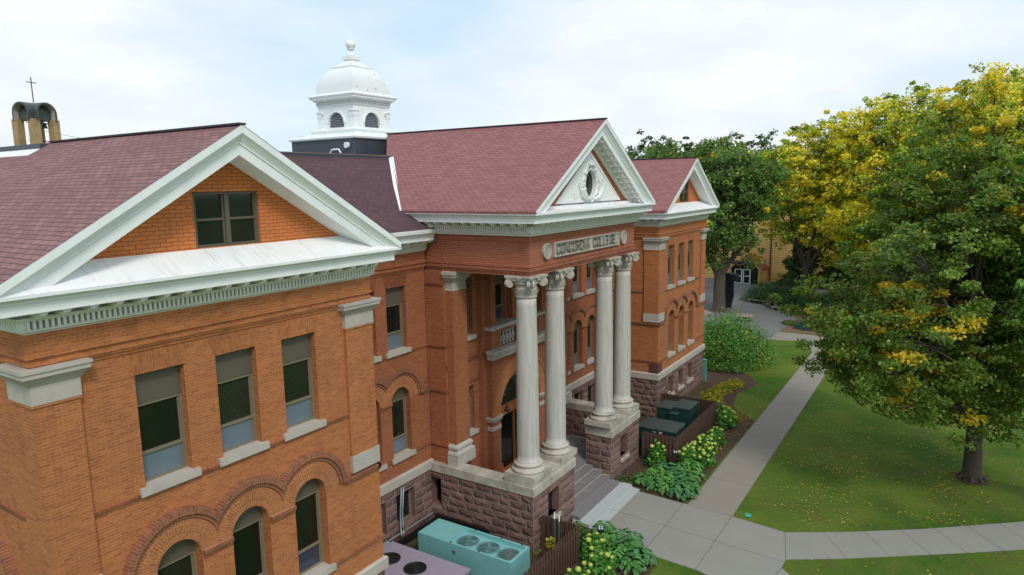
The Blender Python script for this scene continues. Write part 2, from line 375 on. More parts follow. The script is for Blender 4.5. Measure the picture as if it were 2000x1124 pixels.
M_bark = NT('tree_bark'); _g = M_bark.pos(); _mp = M_bark.new('ShaderNodeMapping'); _mp.inputs['Scale'].default_value = (6, 6, 1.2)
M_bark.link(_g.outputs['Position'], _mp.inputs['Vector']); _n = M_bark.noise(_mp.outputs[0], 2, 6, 0.7)
M_bark.link(M_bark.mix(_n, (0.035, 0.028, 0.022), (0.13, 0.105, 0.082)), M_bark.p.inputs['Base Color']); M_bark.p.inputs['Roughness'].default_value = 0.95
M_bark.bump(_n, 0.8, 0.06); M_bark = M_bark.m
def leafmat(name, rough=0.42, tr=0.32):
    m = NT(name); at = m.new('ShaderNodeAttribute'); at.attribute_name = 'Col'
    m.link(at.outputs['Color'], m.p.inputs['Base Color']); m.p.inputs['Roughness'].default_value = rough; m.p.inputs['Specular IOR Level'].default_value = 0.35
    t = m.new('ShaderNodeBsdfTranslucent'); m.link(m.mix(1.0, at.outputs['Color'], (1.4, 1.5, 0.8), 'MULTIPLY'), t.inputs['Color'])
    mxs = m.new('ShaderNodeMixShader'); mxs.inputs[0].default_value = tr
    m.link(m.p.outputs[0], mxs.inputs[1]); m.link(t.outputs[0], mxs.inputs[2]); m.link(mxs.outputs[0], m.n['Material Output'].inputs['Surface']); return m.m
M_leaf = leafmat('leaves')
M_teal = simple('teal_painted_steel', (0.19, 0.455, 0.46), 0.45, var=0.16, vs=2.2)
M_lilac = simple('lilac_grey_steel', (0.31, 0.27, 0.34), 0.5, var=0.12, vs=2)
M_black = simple('black_metal', (0.012, 0.012, 0.014), 0.5)
M_dgreen = simple('dark_green_steel', (0.014, 0.040, 0.038), 0.4, var=0.2)
M_dgreent = simple('lighter_green_steel_top', (0.032, 0.055, 0.048), 0.5, var=0.35, vs=2.5)  # lids a lighter, less even green than the casings
M_fence = simple('brown_stained_boards', (0.085, 0.045, 0.032), 0.75, var=0.25, vs=5)
M_pipe = simple('galvanised_conduit', (0.32, 0.38, 0.42), 0.4, metal=0.3)
M_tan = brick('tan_brick', (0.50, 0.34, 0.17), (0.42, 0.28, 0.13), (0.42, 0.33, 0.22))
M_copper = simple('dark_metal_vault', (0.06, 0.07, 0.07), 0.5, var=0.3)
M_vaulti = simple('pale_vault_lining', (0.42, 0.38, 0.37), 0.7)
M_rust = simple('rusty_steel', (0.16, 0.09, 0.05), 0.7, var=0.4, vs=6)

# ------------------------------------------------------------------ the college building
BLD = empty('college_building', (0, 0, 0))
tag(BLD, 'large orange brick college hall with white pediments, four tall stone columns and maroon shingle roofs', 'building')
FX = lambda y0: (lambda a, b, d: (a, y0+d, b))        # front wall plane: a=x, b=z, d=depth inwards
WX = lambda x0: (lambda a, b, d: (x0+d, a, b))        # west wall plane: a=y
EX = lambda x0: (lambda a, b, d: (x0-d, a, b))        # east wall plane
SP, RAD, RO = 6.43, 0.60, 1.42
ZS_ARCH, ZS_UP, ZH_UP, ZW, ZWB = 3.95, 8.70, 11.47, 3.09, 2.66
def arch_loop(cx, hw, z0, zs, n=14):
    return [(cx-hw, z0), (cx+hw, z0)] + [(cx+hw*math.cos(t), zs+hw*math.sin(t)) for t in [math.pi*k/n for k in range(n+1)]]
def rect(a0, b0, a1, b1): return [(a0, b0), (a1, b0), (a1, b1), (a0, b1)]
def ring(mb, cx, zs, r0, r1, fn, d0, d1, mi, clampR=None, clampL=None, n=28, uvr=1.0, a0=0.0, a1=math.pi):
    def cl(x):
        if clampR is not None: x = min(x, clampR)
        if clampL is not None: x = max(x, clampL)
        return x
    for k in range(n):
        ta, tb = a0+(a1-a0)*k/n, a0+(a1-a0)*(k+1)/n
        P = []
        for r_, t in ((r0, ta), (r1, ta), (r1, tb), (r0, tb)): P.append((cl(cx+r_*math.cos(t)), zs+r_*math.sin(t)))
        rm = (r0+r1)/2
        uv = [(r0, ta*rm), (r1, ta*rm), (r1, tb*rm), (r0, tb*rm)]
        area = abs(sum(P[i][0]*P[(i+1)%4][1]-P[(i+1)%4][0]*P[i][1] for i in range(4)))
        if area < 1e-6: continue
        mb.add([fn(a, b, d0) for a, b in P], [(0, 1, 2, 3)], mi, [uv])
        mb.add([fn(*P[1], d0), fn(*P[2], d0), fn(*P[2], d1), fn(*P[1], d1)], [(0, 1, 2, 3)], mi, [[uv[1], uv[2], uv[2], uv[1]]])
        mb.add([fn(*P[0], d0), fn(*P[3], d0), fn(*P[3], d1), fn(*P[0], d1)], [(0, 1, 2, 3)], mi, [[uv[0], uv[3], uv[3], uv[0]]])

def win_frame(mb, fn, cx, hw, z0, z1, d, bars, t=0.07):
    mb_p = lambda a0, b0, a1, b1, dd0, dd1: mb.prism(rect(a0, b0, a1, b1), fn, dd0, dd1)
    mb_p(cx-hw, z0, cx-hw+t, z1, d, d+0.1); mb_p(cx+hw-t, z0, cx+hw, z1, d, d+0.1)
    mb_p(cx-hw+t, z1-t, cx+hw-t, z1, d, d+0.1); mb_p(cx-hw+t, z0, cx+hw-t, z0+t, d, d+0.1)
    for b in bars: mb_p(cx-hw+t, b-t/2, cx+hw-t, b+t/2, d, d+0.1)
    # inner sash bead
    s = t*0.5
    mb_p(cx-hw+t, z0+t, cx-hw+t+s, z1-t, d+0.04, d+0.1); mb_p(cx+hw-t-s, z0+t, cx+hw-t, z1-t, d+0.04, d+0.1)
def pane(fn, cx, hw, z0, z1, d, name, mat, parent, loop=None):
    mb = MB(); mb.prism(loop or rect(cx-hw, z0, cx+hw, z1), fn, d, d+0.02); return mb.build(name, mat, parent)
WPROTO = {}
def window(fn_maker, base, cx, kind, parent, lower=None, sillmat=None, d=0.22, hw=0.615, z0=None, z1=None, so=0.11):
    fn = fn_maker(base)
    f = MB()
    if kind == 'rect':
        z0 = z0 or ZS_UP; z1 = z1 or ZH_UP; H = z1-z0
        zp = z0+H*0.72; zb = z0+H*0.27
        win_frame(f, fn, cx, hw, z0, zp, d, [zb])
        w_ = f.build('window', M_frame, parent)
        pane(fn, cx, hw-0.07, zb+0.03, zp-0.07, d+0.06, 'glass_pane', M_glass, w_)
        pane(fn, cx, hw-0.07, z0+0.07, zb-0.03, d+0.05, 'lower_panel', lower or M_blue, w_)
        pane(fn, cx, hw, zp, z1, d-0.02, 'head_panel', M_olive, w_)
    elif kind == 'arch':
        z0 = z0 or ZS_ARCH; zp = 6.42; zb = z0+0.74
        win_frame(f, fn, cx, hw, z0, zp, d, [zb])
        w_ = f.build('window', M_frame, parent)
        pane(fn, cx, hw-0.07, zb+0.03, zp-0.07, d+0.06, 'glass_pane', M_glass, w_)
        pane(fn, cx, hw-0.07, z0+0.07, zb-0.03, d+0.05, 'lower_panel', lower or M_dblue, w_)
        pane(fn, cx, hw, zp, SP, d-0.02, 'head_panel', M_olive, w_, arch_loop(cx, hw, zp, SP))
    elif kind == 'plain':
        win_frame(f, fn, cx, hw, z0, z1, d, [z0+(z1-z0)*0.5] if z1-z0 > 2 else [])
        w_ = f.build('window', M_frame, parent)
        pane(fn, cx, hw-0.07, z0+0.07, z1-0.07, d+0.06, 'glass_pane', M_glass, w_)
    if sillmat:
        sb = MB(); sb.prism(rect(cx-hw-0.16, z0-0.2, cx+hw+0.16, z0-0.003), fn, -so, -0.001); sb.prism(rect(cx-hw+0.002, z0-0.1, cx+hw-0.002, z0+0.014), fn, -so+0.002, d+0.12); sb.build('window_sill', sillmat, w_)
    return w_
def string(mb, path, z0, z1, o, mi=0):
    mb.sweep(path, [(-0.02, z0), (o, z0), (o, z1), (-0.02, z1)], mi)
def cornice(path, zb, parent, closed_ends=True, pitch=0.115, mod=0.52, skip_front=None):
    """zb = underside of the bed mould; profile reaches zb+0.93"""
    c = MB()
    c.sweep(path, [(-0.02, zb-0.02), (0.07, zb-0.02), (0.09, zb+0.04), (0.16, zb+0.08), (0.16, zb+0.13), (-0.02, zb+0.13)], 1)
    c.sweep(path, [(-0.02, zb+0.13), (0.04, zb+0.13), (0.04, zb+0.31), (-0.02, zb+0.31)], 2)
    c.sweep(path, [(-0.02, zb+0.31), (0.24, zb+0.31), (0.27, zb+0.36), (0.27, zb+0.39), (-0.02, zb+0.39)], 1)
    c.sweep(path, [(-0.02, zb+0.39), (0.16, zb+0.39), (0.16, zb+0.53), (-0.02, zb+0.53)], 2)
    c.sweep(path, [(-0.02, zb+0.53), (0.64, zb+0.53), (0.67, zb+0.53), (0.67, zb+0.75), (0.71, zb+0.755), (0.72, zb+0.80), (0.79, zb+0.85), (0.84, zb+0.87), (0.84, zb+0.93), (-0.02, zb+0.93)], 0)
    P = [Vector((p[0], p[1])) for p in path]
    for i in range(len(P)-1):
        a, b = P[i], P[i+1]; d = (b-a); L = d.length; d.normalize(); nn = Vector((d.y, -d.x))
        ext0 = 0.22 if i > 0 else 0; ext1 = 0.22 if i < len(P)-2 else 0
        def blk(s0, s1, o0, o1, z0, z1, mi):
            q = [a+d*s0+nn*o0, a+d*s1+nn*o0, a+d*s1+nn*o1, a+d*s0+nn*o1]
            c.add([(p.x, p.y, z0) for p in q]+[(p.x, p.y, z1) for p in q], [(0,3,2,1),(4,5,6,7),(0,1,5,4),(1,2,6,5),(2,3,7,6),(3,0,4,7)], mi)
        conv = lambda i_: True
        n = int((L+ext0+ext1)/pitch)
        for k in range(n):
            s = -ext0+(k+0.5)*(L+ext0+ext1)/n; blk(s-pitch*0.27, s+pitch*0.27, 0.03, 0.225, zb+0.135, zb+0.308, 1)
        n = max(1, int(L/mod))
        for k in range(n+1):
            s = k*L/n if n else 0; s = min(max(s, 0.1), L-0.1)
            # scrolled bracket: stepped block, deep at wall, lighter at tip
            blk(s-0.085, s+0.085, 0.155, 0.48, zb+0.405, zb+0.529, 1); blk(s-0.075, s+0.075, 0.48, 0.60, zb+0.455, zb+0.529, 1)
            blk(s-0.10, s+0.10, 0.235, 0.62, zb+0.50, zb+0.5295, 1)
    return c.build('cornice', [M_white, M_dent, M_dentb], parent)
def rake(xl, xa, xr, zl, za, yb, parent, mod=False, zc=0):
    """raking cornice of a gable whose wall is at y=yb; roof line from (xl,zl) over (xa,za)"""
    c = MB()
    prof = [(-0.86, 0.0), (-0.86, -0.20), (-0.83, -0.215), (-0.80, -0.25), (-0.74, -0.33), (-0.70, -0.40), (-0.70, -0.44), (-0.665, -0.455), (-0.665, -0.74), (-0.60, -0.74), (0.03, -0.80 if not mod else -0.70), (0.03, 0.0)]
    v = []; n = len(prof)
    slp = (za-zl)/(xa-xl)
    for x, z in ((xl, zl), (xa, za), (xr, zl)):
        for o, dd in prof:
            sh_ = max(0.0, zc-(z+dd)); v.append((x+(sh_/slp if x < xa else -sh_/slp), yb+o, max(z+dd, zc)))
    f = []
    for i in range(2):
        for q in range(n): f.append((i*n+q, (i+1)*n+q, (i+1)*n+(q+1)%n, i*n+(q+1)%n))
    f.append(tuple(range(n))); f.append(tuple(2*n+q for q in range(n)))
    c.add(v, f, 0)
    if mod:
        for sx in (-1, 1):
            x1 = xl if sx < 0 else xr
            dx, dz = xa-x1, za-zl; L = math.hypot(dx, dz); ux, uz = dx/L, dz/L; nxv, nzv = -uz*sx*-1, ux*sx*-1
            # normal pointing down into the tympanum
            nn = Vector((uz*(-sx)*-1, 0, -abs(ux)))
            nn = Vector(((-1 if sx > 0 else 1)*abs(uz), 0, -abs(ux)))
            M = lambda s, y, t: (x1+ux*s+nn.x*t, y, zl+uz*s+nn.z*t)
            def blk(s0, s1, y0, y1, t0, t1, mi=1):
                v_ = [M(s, y, t) for t in (t0, t1) for s, y in ((s0, y0), (s1, y0), (s1, y1), (s0, y1))]
                c.add(v_, [(0,3,2,1),(4,5,6,7),(0,1,5,4),(1,2,6,5),(2,3,7,6),(3,0,4,7)], mi)
            blk(0.9, L-0.05, yb-0.12, yb+0.0, 0.55, 0.92); blk(1.0, L-0.02, yb-0.20, yb-0.0, 0.55, 0.70)
            blk(1.1, L+0.02, yb-0.16, yb, 0.86, 0.90)
            k = 1.3
            while k < L-0.35:
                blk(k-0.11, k+0.11, yb-0.56, yb-0.12, 0.58, 0.69); blk(k-0.09, k+0.09, yb-0.36, yb-0.12, 0.68, 0.80); blk(k-0.13, k+0.13, yb-0.56, yb-0.45, 0.66, 0.74)
                k += 0.50
            k = 0.9
            while k < L-0.2: blk(k-0.032, k+0.032, yb-0.18, yb-0.10, 0.71, 0.84); k += 0.115
    return c.build('raking_cornice', [M_white, M_dent], parent)
def stone_wall(mb, cols, a, b, z0, z1, outn, openings=(), rows=None, depth=0.10, quoin=True, seed=0):
    """rock faced ashlar between plan points a and b; face bulges along outn. openings: (s0,s1,zz0,zz1)"""
    rnd = random.Random(seed); a = Vector(a); b = Vector(b); L = (b-a).length; d = (b-a).normalized(); nn = Vector(outn)
    rows = rows or max(1, round((z1-z0)/0.37)); rh = (z1-z0)/rows; g = 0.017
    def P(s, o, z): q = a+d*s+nn*o; return (q.x, q.y, z)
    def blockface(s0, s1, za, zb):
        if s1-s0 < 0.06 or zb-za < 0.05: return
        s0 += g; s1 -= g; za += g; zb -= g
        nx_ = max(2, int((s1-s0)/0.16)); nz_ = 3; v = []; rr = rnd.uniform(0.6, 1.15); f = []
        for j in range(nz_+1):
            for i in range(nx_+1):
                ed = min(i, nx_-i, j, nz_-j)
                o = 0.0 if ed == 0 else rnd.uniform(0.025, 0.07)
                jx = 0 if i in (0, nx_) else rnd.uniform(-0.03, 0.03)
                v.append(P(s0+(s1-s0)*i/nx_+jx, o+0.004, za+(zb-za)*j/nz_))
        for j in range(nz_):
            for i in range(nx_): q = j*(nx_+1)+i; f.append((q, q+1, q+nx_+2, q+nx_+1))
        k0 = len(mb.f); mb.add(v, f, 0)
        # sides back into the mortar bed
        for (p, q) in (((s0, za), (s1, za)), ((s1, za), (s1, zb)), ((s1, zb), (s0, zb)), ((s0, zb), (s0, za))):
            mb.add([P(p[0], 0.004, p[1]), P(q[0], 0.004, q[1]), P(q[0], -0.03, q[1]), P(p[0], -0.03, p[1])], [(0, 1, 2, 3)], 0)
        for k in range(k0, len(mb.f)): cols[k] = rr
    for r_ in range(rows):
        za, zb = z0+r_*rh, z0+(r_+1)*rh
        s = 0.0; cuts = [0.0]; first = 0.35 if (r_ % 2 and quoin) else 0.62
        s = first; cuts.append(min(s, L))
        while s < L-0.5: s += rnd.uniform(0.55, 1.15); cuts.append(min(s, L))
        if L-cuts[-1] > 0.01:
            if L-cuts[-1] < 0.3: cuts[-1] = L
            else: cuts.append(L)
        # row segments minus openings
        segs = [(0, L)]
        for (o0, o1, oz0, oz1) in openings:
            if za < oz1-0.12 and zb > oz0+0.12:
                ns = []
                for q0, q1 in segs:
                    if o1 <= q0 or o0 >= q1: ns.append((q0, q1))
                    else:
                        if o0 > q0: ns.append((q0, o0))
                        if o1 < q1: ns.append((o1, q1))
                segs = ns
        for q0, q1 in segs:
            cc = [q0]+[c_ for c_ in cuts if q0+0.25 < c_ < q1-0.25]+[q1]
            for i in range(len(cc)-1): blockface(cc[i], cc[i+1], za, zb)
    # mortar bed behind with holes
    fn = lambda s, z, dd: P(s, -dd, z)
    hs = [rect(o[0], o[2], o[1], o[3]) for o in openings]
    mb.panel(rect(0, z0, L, z1), hs, fn, 0.0, 0.45, 1, mi_rev=0)
def build_stone(mb, cols, name, parent):
    o = mb.build(name, [M_stone, M_mortar], parent, fixn=False); me = o.data
    ca = me.color_attributes.new('Col', 'FLOAT_COLOR', 'CORNER'); arr = np.ones((len(me.loops), 4), np.float32)
    for k, r_ in cols.items():
        if k < len(me.polygons):
            p = me.polygons[k]; arr[p.loop_start:p.loop_start+p.loop_total, :3] = r_
    ca.data.foreach_set('color', arr.ravel()); return o

DEPTH = 27.0
def notched(mb, a0, a1, z0, z1, cs, hw, zs, fn, d0, d1, mi=0):
    """proud lower wall layer, slots open at the top"""
    lp = [(a0, z0), (a1, z0), (a1, z1)]
    for c in sorted(cs, reverse=True): lp += [(c+hw, z1), (c+hw, zs), (c-hw, zs), (c-hw, z1)]
    lp.append((a0, z1))
    mb.panel(lp, [], fn, d0, d1, mi)
    for c in cs:
        for p, q in (((c+hw, z1), (c+hw, zs)), ((c+hw, zs), (c-hw, zs)), ((c-hw, zs), (c-hw, z1))):
            mb.add([fn(*p, d0), fn(*q, d0), fn(*q, d1), fn(*p, d1)], [(0, 1, 2, 3)], mi)
def wing(X, wc, mirror=False, lower=M_dblue):
    W = 9.75
    # ---- main walls
    m = MB()
    up = [rect(X+c-0.615, ZS_UP, X+c+0.615, ZH_UP) for c in wc]
    ar = [arch_loop(X+c, RAD, ZS_ARCH, SP) for c in wc]
    m.panel(rect(X, ZWB, X+W, 13.4), up+ar, FX(0), 0, 0.3, 0)
    # proud lower wall
    lowh = [rect(X+c-RAD-0.001, ZS_ARCH, X+c+RAD+0.001, 6.405) for c in wc]
    notched(m, X-0.1, X+W+0.1, ZW, 6.42, [X+c for c in wc], RAD, ZS_ARCH, FX(-0.1), 0, 0.1)
    # sides
    wy = [3.35, 6.0, 8.6, 12.5, 15.0]
    for side, fnm, x0 in ((0, WX, X), (1, EX, X+W)):
        outer = (side == 0) != (X > 20)
        hs = []
        if outer:
            hs = [rect(y-0.615, ZS_UP, y+0.615, ZH_UP) for y in wy]+[arch_loop(y, RAD, ZS_ARCH, SP) for y in wy]
        yend = DEPTH if outer else 4.0
        m.panel(rect(0, ZWB, yend, 13.4), hs, fnm(x0), 0, 0.3, 0)
        notched(m, -0.1, yend, ZW, 6.42, wy if outer else [], RAD, ZS_ARCH, fnm(x0), -0.1, 0.0)
        ee = [0.0]+([q for y in wy for q in (y-RAD, y+RAD)] if outer else [])+[yend]
        for i in range(0, len(ee), 2): m.box(x0-0.0995 if side == 0 else x0, ee[i], 6.415, x0 if side == 0 else x0+0.0995, ee[i+1], 6.4215)
    ee = [X-0.1]+[q for c in wc for q in (X+c-RAD, X+c+RAD)]+[X+W+0.1]
    for i in range(0, len(ee), 2): m.box(ee[i], -0.0995, 6.415, ee[i+1], 0, 6.4215)
    if X > 20: pass
    wall = m.build('wall', M_brick if X < 20 else M_brick, BLD)
    # back wall piece
    # ---- pilasters (wrap the corners), limestone block, capital
    outs = (X < 20)
    for px, sgn in ((X, 1), (X+W, -1)):
        pm = MB(); st = MB()
        ix = px+sgn*(0.93 if X > 20 else (0.83 if sgn > 0 else 1.08))
        pm.box(px-sgn*0.1, -0.1, 7.12, ix, 0.93, 11.36)
        pm.box(px-sgn*0.13, -0.13, 11.30, ix+sgn*0.03, 0.96, 11.36)
        st.box(px-sgn*0.135, -0.135, 6.56, ix+sgn*0.02, 0.95, 7.12, 0)
        pil_ = pm.build('pilaster', M_brick, BLD); st.build('base_block', M_lime, pil_); st = MB()
        # capital
        a0, a1 = sorted((px-sgn*0.13, ix+sgn*0.03))
        path = [(a1, 0.96), (a1, -0.13), (a0, -0.13), (a0, 0.96)][::-1]
        st.box(a0, -0.13, 11.36, a1, 0.96, 11.80)
        st.sweep(path, [(-0.05, 11.78), (0.02, 11.78), (0.05, 11.83), (0.13, 11.93), (0.17, 11.97), (0.17, 12.08), (0.20, 12.08), (0.20, 12.15), (-0.05, 12.15)])
        st.box(a0+0.03, -0.10, 11.78, a1-0.03, 0.93, 12.149)
        st.build('capital', M_lime, pil_)
    # ---- frieze and string courses
    b = MB(); path = [(X, 14.0 if outs else 4.0), (X, 0), (X+W, 0), (X+W, 4.0 if outs else 14.0)]
    if outs: path = [(X, DEPTH), (X, 0), (X+W, 0), (X+W, 4.0)]
    else: path = [(X, 4.0), (X, 0), (X+W, 0), (X+W, DEPTH)]
    b.sweep(path, [(-0.02, 12.17), (0.10, 12.17), (0.10, 12.26), (0.06, 12.27), (0.06, 12.33), (0.12, 12.34), (0.12, 12.41), (0.09, 12.42), (0.09, 12.86), (-0.02, 12.86)])
    b.sweep(path, [(-0.02, 12.02), (0.03, 12.02), (0.03, 12.10), (0.07, 12.11), (0.07, 12.17), (-0.02, 12.17)])
    b.build('frieze', M_brick, BLD)
    s_ = MB()
    # belt course at the arch springing, broken at the arches
    segs = []; xs = X-0.1
    c0, c2 = X+wc[0]-RO, X+wc[2]+RO
    for (q0, q1) in ((X-0.1, c0+0.02), (c2-0.02, X+W+0.1)):
        s_.prism(rect(q0, 6.40, q1, 6.50), FX(0), -0.20, 0.0, 0); s_.prism(rect(q0, 6.31, q1, 6.40), FX(0), -0.155, 0.0, 0)
    for i in range(2):
        q0, q1 = X+wc[i]+RAD+0.02, X+wc[i+1]-RAD-0.02
        s_.prism(rect(q0, 6.38, q1, 6.48), FX(0), -0.19, 0.0, 0); s_.prism(rect(q0, 6.29, q1, 6.38), FX(0), -0.15, 0.0, 0)
    for sx in (0, 1):
        x0 = X-0.1 if sx == 0 else X+W; outer = (sx == 0) == outs
        ye = 0.35 + 1.6 if outer else 4.0
        xo = (X-0.2, X) if sx == 0 else (X+W, X+W+0.2)
        s_.box(xo[0], -0.20, 6.40, xo[1], ye, 6.50); s_.box(xo[0]+(0.045 if sx == 0 else 0), -0.155, 6.31, xo[1]-(0.045 if sx else 0), ye, 6.40)
    # thin courses: below upper sills, at arch sill
    p2 = path
    for z0_, z1_, o in ((8.50, 8.56, 0.05), (8.44, 8.50, 0.03)): string(s_, p2, z0_, z1_, o)
    for z0_, z1_, o in ((3.83, 3.90, 0.15), (3.76, 3.83, 0.125)): string(s_, p2, z0_, z1_, o)
    s_.build('string_course', M_band, BLD)
    g_ = MB(); string(g_, p2, 8.98, 9.03, 0.012); string(g_, p2, 11.28, 11.36, 0.02); string(g_, p2, 11.44, 11.47, 0.012)
    # wide courses interrupted by the openings: keep only thin reliefs between windows
    for k in list(range(0)): pass
    # ---- arches
    rr = MB(); fn = FX(0)
    def arches(fnx, centres):
        for i, c in enumerate(centres):
            cr = (centres[i]+centres[i+1])/2 if i < len(centres)-1 and centres[i+1]-centres[i] < 2*RO else None
            cl_ = (centres[i]+centres[i-1])/2 if i > 0 and centres[i]-centres[i-1] < 2*RO else None
            for (r0, r1, dd, mi) in ((RAD, 0.80, -0.10, 0), (0.80, 1.0, -0.115, 0), (1.0, 1.15, -0.10, 0), (1.15, 1.25, -0.15, 1), (1.25, 1.42, -0.21, 1)):
                ring(rr, c, SP, r0, r1, fnx, dd, 0.0, mi, cr, cl_)
    arches(FX(0), [X+c for c in wc])
    arches((WX if outs else EX)(X if outs else X+W), wy)
    rr.build('arch_moulding', [M_arch, M_hood], BLD, fixn=False)
    # flat arches of vertical bricks
    def flat(fnx, centres):
        for c in centres:
            v_ = MB(); v_.prism([(c-0.63, ZH_UP), (c+0.63, ZH_UP), (c+0.82, 12.0), (c-0.82, 12.0)], fnx, -0.004, 0.0); v_.build('flat_arch', M_brickv, BLD)
    flat(FX(0), [X+c for c in wc]); flat((WX if outs else EX)(X if outs else X+W), wy)
    # ---- windows
    for c in wc:
        window(FX, 0, X+c, 'rect', BLD, M_blue, M_lime); window(FX, 0, X+c, 'arch', BLD, lower, M_lime, hw=RAD, so=0.20)
    for y in wy:
        if outs: window(WX, X, y, 'rect', BLD, M_dblue, M_lime); window(WX, X, y, 'arch', BLD, M_dblue, M_lime, hw=RAD, so=0.20)
    # ---- water table and foundation
    wt = MB(); pw = path
    wt.sweep(pw, [(-0.02, ZWB), (0.22, ZWB), (0.22, ZW-0.05), (0.16, ZW), (-0.02, ZW)])
    wt.build('water_table', M_lime, BLD)
    fm = MB(); cols = {}
    ops = [(c-0.5, c+0.5, 1.05, 2.35) for c in wc]
    stone_wall(fm, cols, (X-0.12, -0.12), (X+W+0.12, -0.12), 0, ZWB, (0, -1), [(o[0]+0.12, o[1]+0.12, o[2], o[3]) for o in ops], seed=int(X)+1)
    if outs:
        stone_wall(fm, cols, (X-0.12, -0.12), (X-0.12, DEPTH), 0, ZWB, (-1, 0), seed=3); stone_wall(fm, cols, (X+W+0.12, -0.12), (X+W+0.12, 4.0), 0, ZWB, (1, 0), seed=4)
    else:
        stone_wall(fm, cols, (X-0.12, -0.12), (X-0.12, 4.0), 0, ZWB, (-1, 0), seed=5); stone_wall(fm, cols, (X+W+0.12, -0.12), (X+W+0.12, DEPTH), 0, ZWB, (1, 0), seed=6)
    build_stone(fm, cols, 'foundation', BLD)
    for c in wc: window(FX, -0.12, X+c, 'plain', BLD, sillmat=M_lime, hw=0.5, z0=1.05, z1=2.35, d=0.3)
    # ---- cornice, deck, tympanum, gable window, raking cornice, roof
    cornice(path, 12.84, BLD)
    dk = MB(); zt = 13.77; xa = X+W/2
    yw = 0.0
    dk.add([(X-0.84, -0.84, zt+0.003), (X+W+0.84, -0.84, zt+0.003), (X+W-0.3, 0.02, 14.28), (X+0.3, 0.02, 14.28)], [(0, 1, 2, 3)])
    for i in range(1, 7):       # seams
        x_ = X-0.4+i*1.5; dk.bar((x_, -0.83, zt+0.015), (x_-0.02, 0.0, 14.285), 0.015, 0.012)
    dk.build('pediment_deck', M_deck, BLD)
    zl, za = 13.95, 17.34
    sl = (za-zl)/(W/2+0.84)
    gm = MB(); zo = 0.55
    tri = [(X+0.2, 13.9), (X+W-0.2, 13.9), (xa, za-zo+0.05)]
    gx0, gx1, gz0, gz1 = (X+3.93, X+5.85, 14.29, 15.70)
    gm.panel(tri, [rect(gx0, gz0, gx1, gz1)], FX(0), 0.0, 0.25, 0)
    gm.build('gable_wall', M_gable, BLD)
    # gable window: two sashes
    f = MB(); fnw = FX(0); gc = (gx0+gx1)/2; gh = (gx1-gx0)/2
    win_frame(f, fnw, gc, gh, gz0, gz1, 0.06, [])
    f.prism(rect(gc-0.05, gz0+0.07, gc+0.05, gz1-0.07), fnw, 0.04, 0.16)
    for s0 in (-1, 1):
        cc = gc+s0*gh/2; f.prism(rect(cc-gh/2+0.06, (gz0+gz1)/2-0.03, cc+gh/2-0.06, (gz0+gz1)/2+0.03), fnw, 0.07, 0.16)
        f.prism(rect(cc-gh/2+0.06, gz0+0.07, cc-gh/2+0.11, gz1-0.07), fnw, 0.08, 0.16); f.prism(rect(cc+gh/2-0.11, gz0+0.07, cc+gh/2-0.06, gz1-0.07), fnw, 0.08, 0.16)
    gw = f.build('gable_window', M_olive, BLD); pane(fnw, gc, gh-0.07, gz0+0.07, gz1-0.07, 0.13, 'glass_pane', M_gplain, gw)
    rake(X-0.84, xa, X+W+0.84, zl, za, 0.0, BLD, zc=13.772)
    rf = MB(); e = 0.012
    yb_ = 9.0 if True else 0
    for (xe, s0) in ((X-0.86, -1), (X+W+0.86, 1)):
        outer = (s0 < 0) == outs
        y1 = DEPTH if outer else 9.2
        ze = za-sl*(W/2+0.86)
        th = 0.05
        # outer slopes continue along the main block
        rf.add([(xe, -0.87, ze+e), (xa, -0.87, za+e), (xa, y1, za+e), (xe, y1, ze+e), (xe, -0.6, ze-0.17), (xe, y1, ze-0.17)], [(0, 1, 2, 3), (0, 3, 5, 4)])
    rf.build('roof', M_shingn if outs else M_shing, BLD)
    rc = MB(); rc.bar((xa, -0.88, za+0.02), (xa, 8.9, za+0.02), 0.22, 0.05); rc.build('ridge_cap', M_ridge, BLD)
wing(0.0, [2.70, 4.80, 6.90])
wing(36.2, [2.45, 4.52, 6.58], lower=M_blue)
q = MB(); q.box(36.2-0.125, -0.125, 3.095, 36.2+0.62, 0.5, 3.72); cs_ = q.build('cornerstone', simple('dark_red_stone', (0.10, 0.045, 0.04), 0.7), BLD)

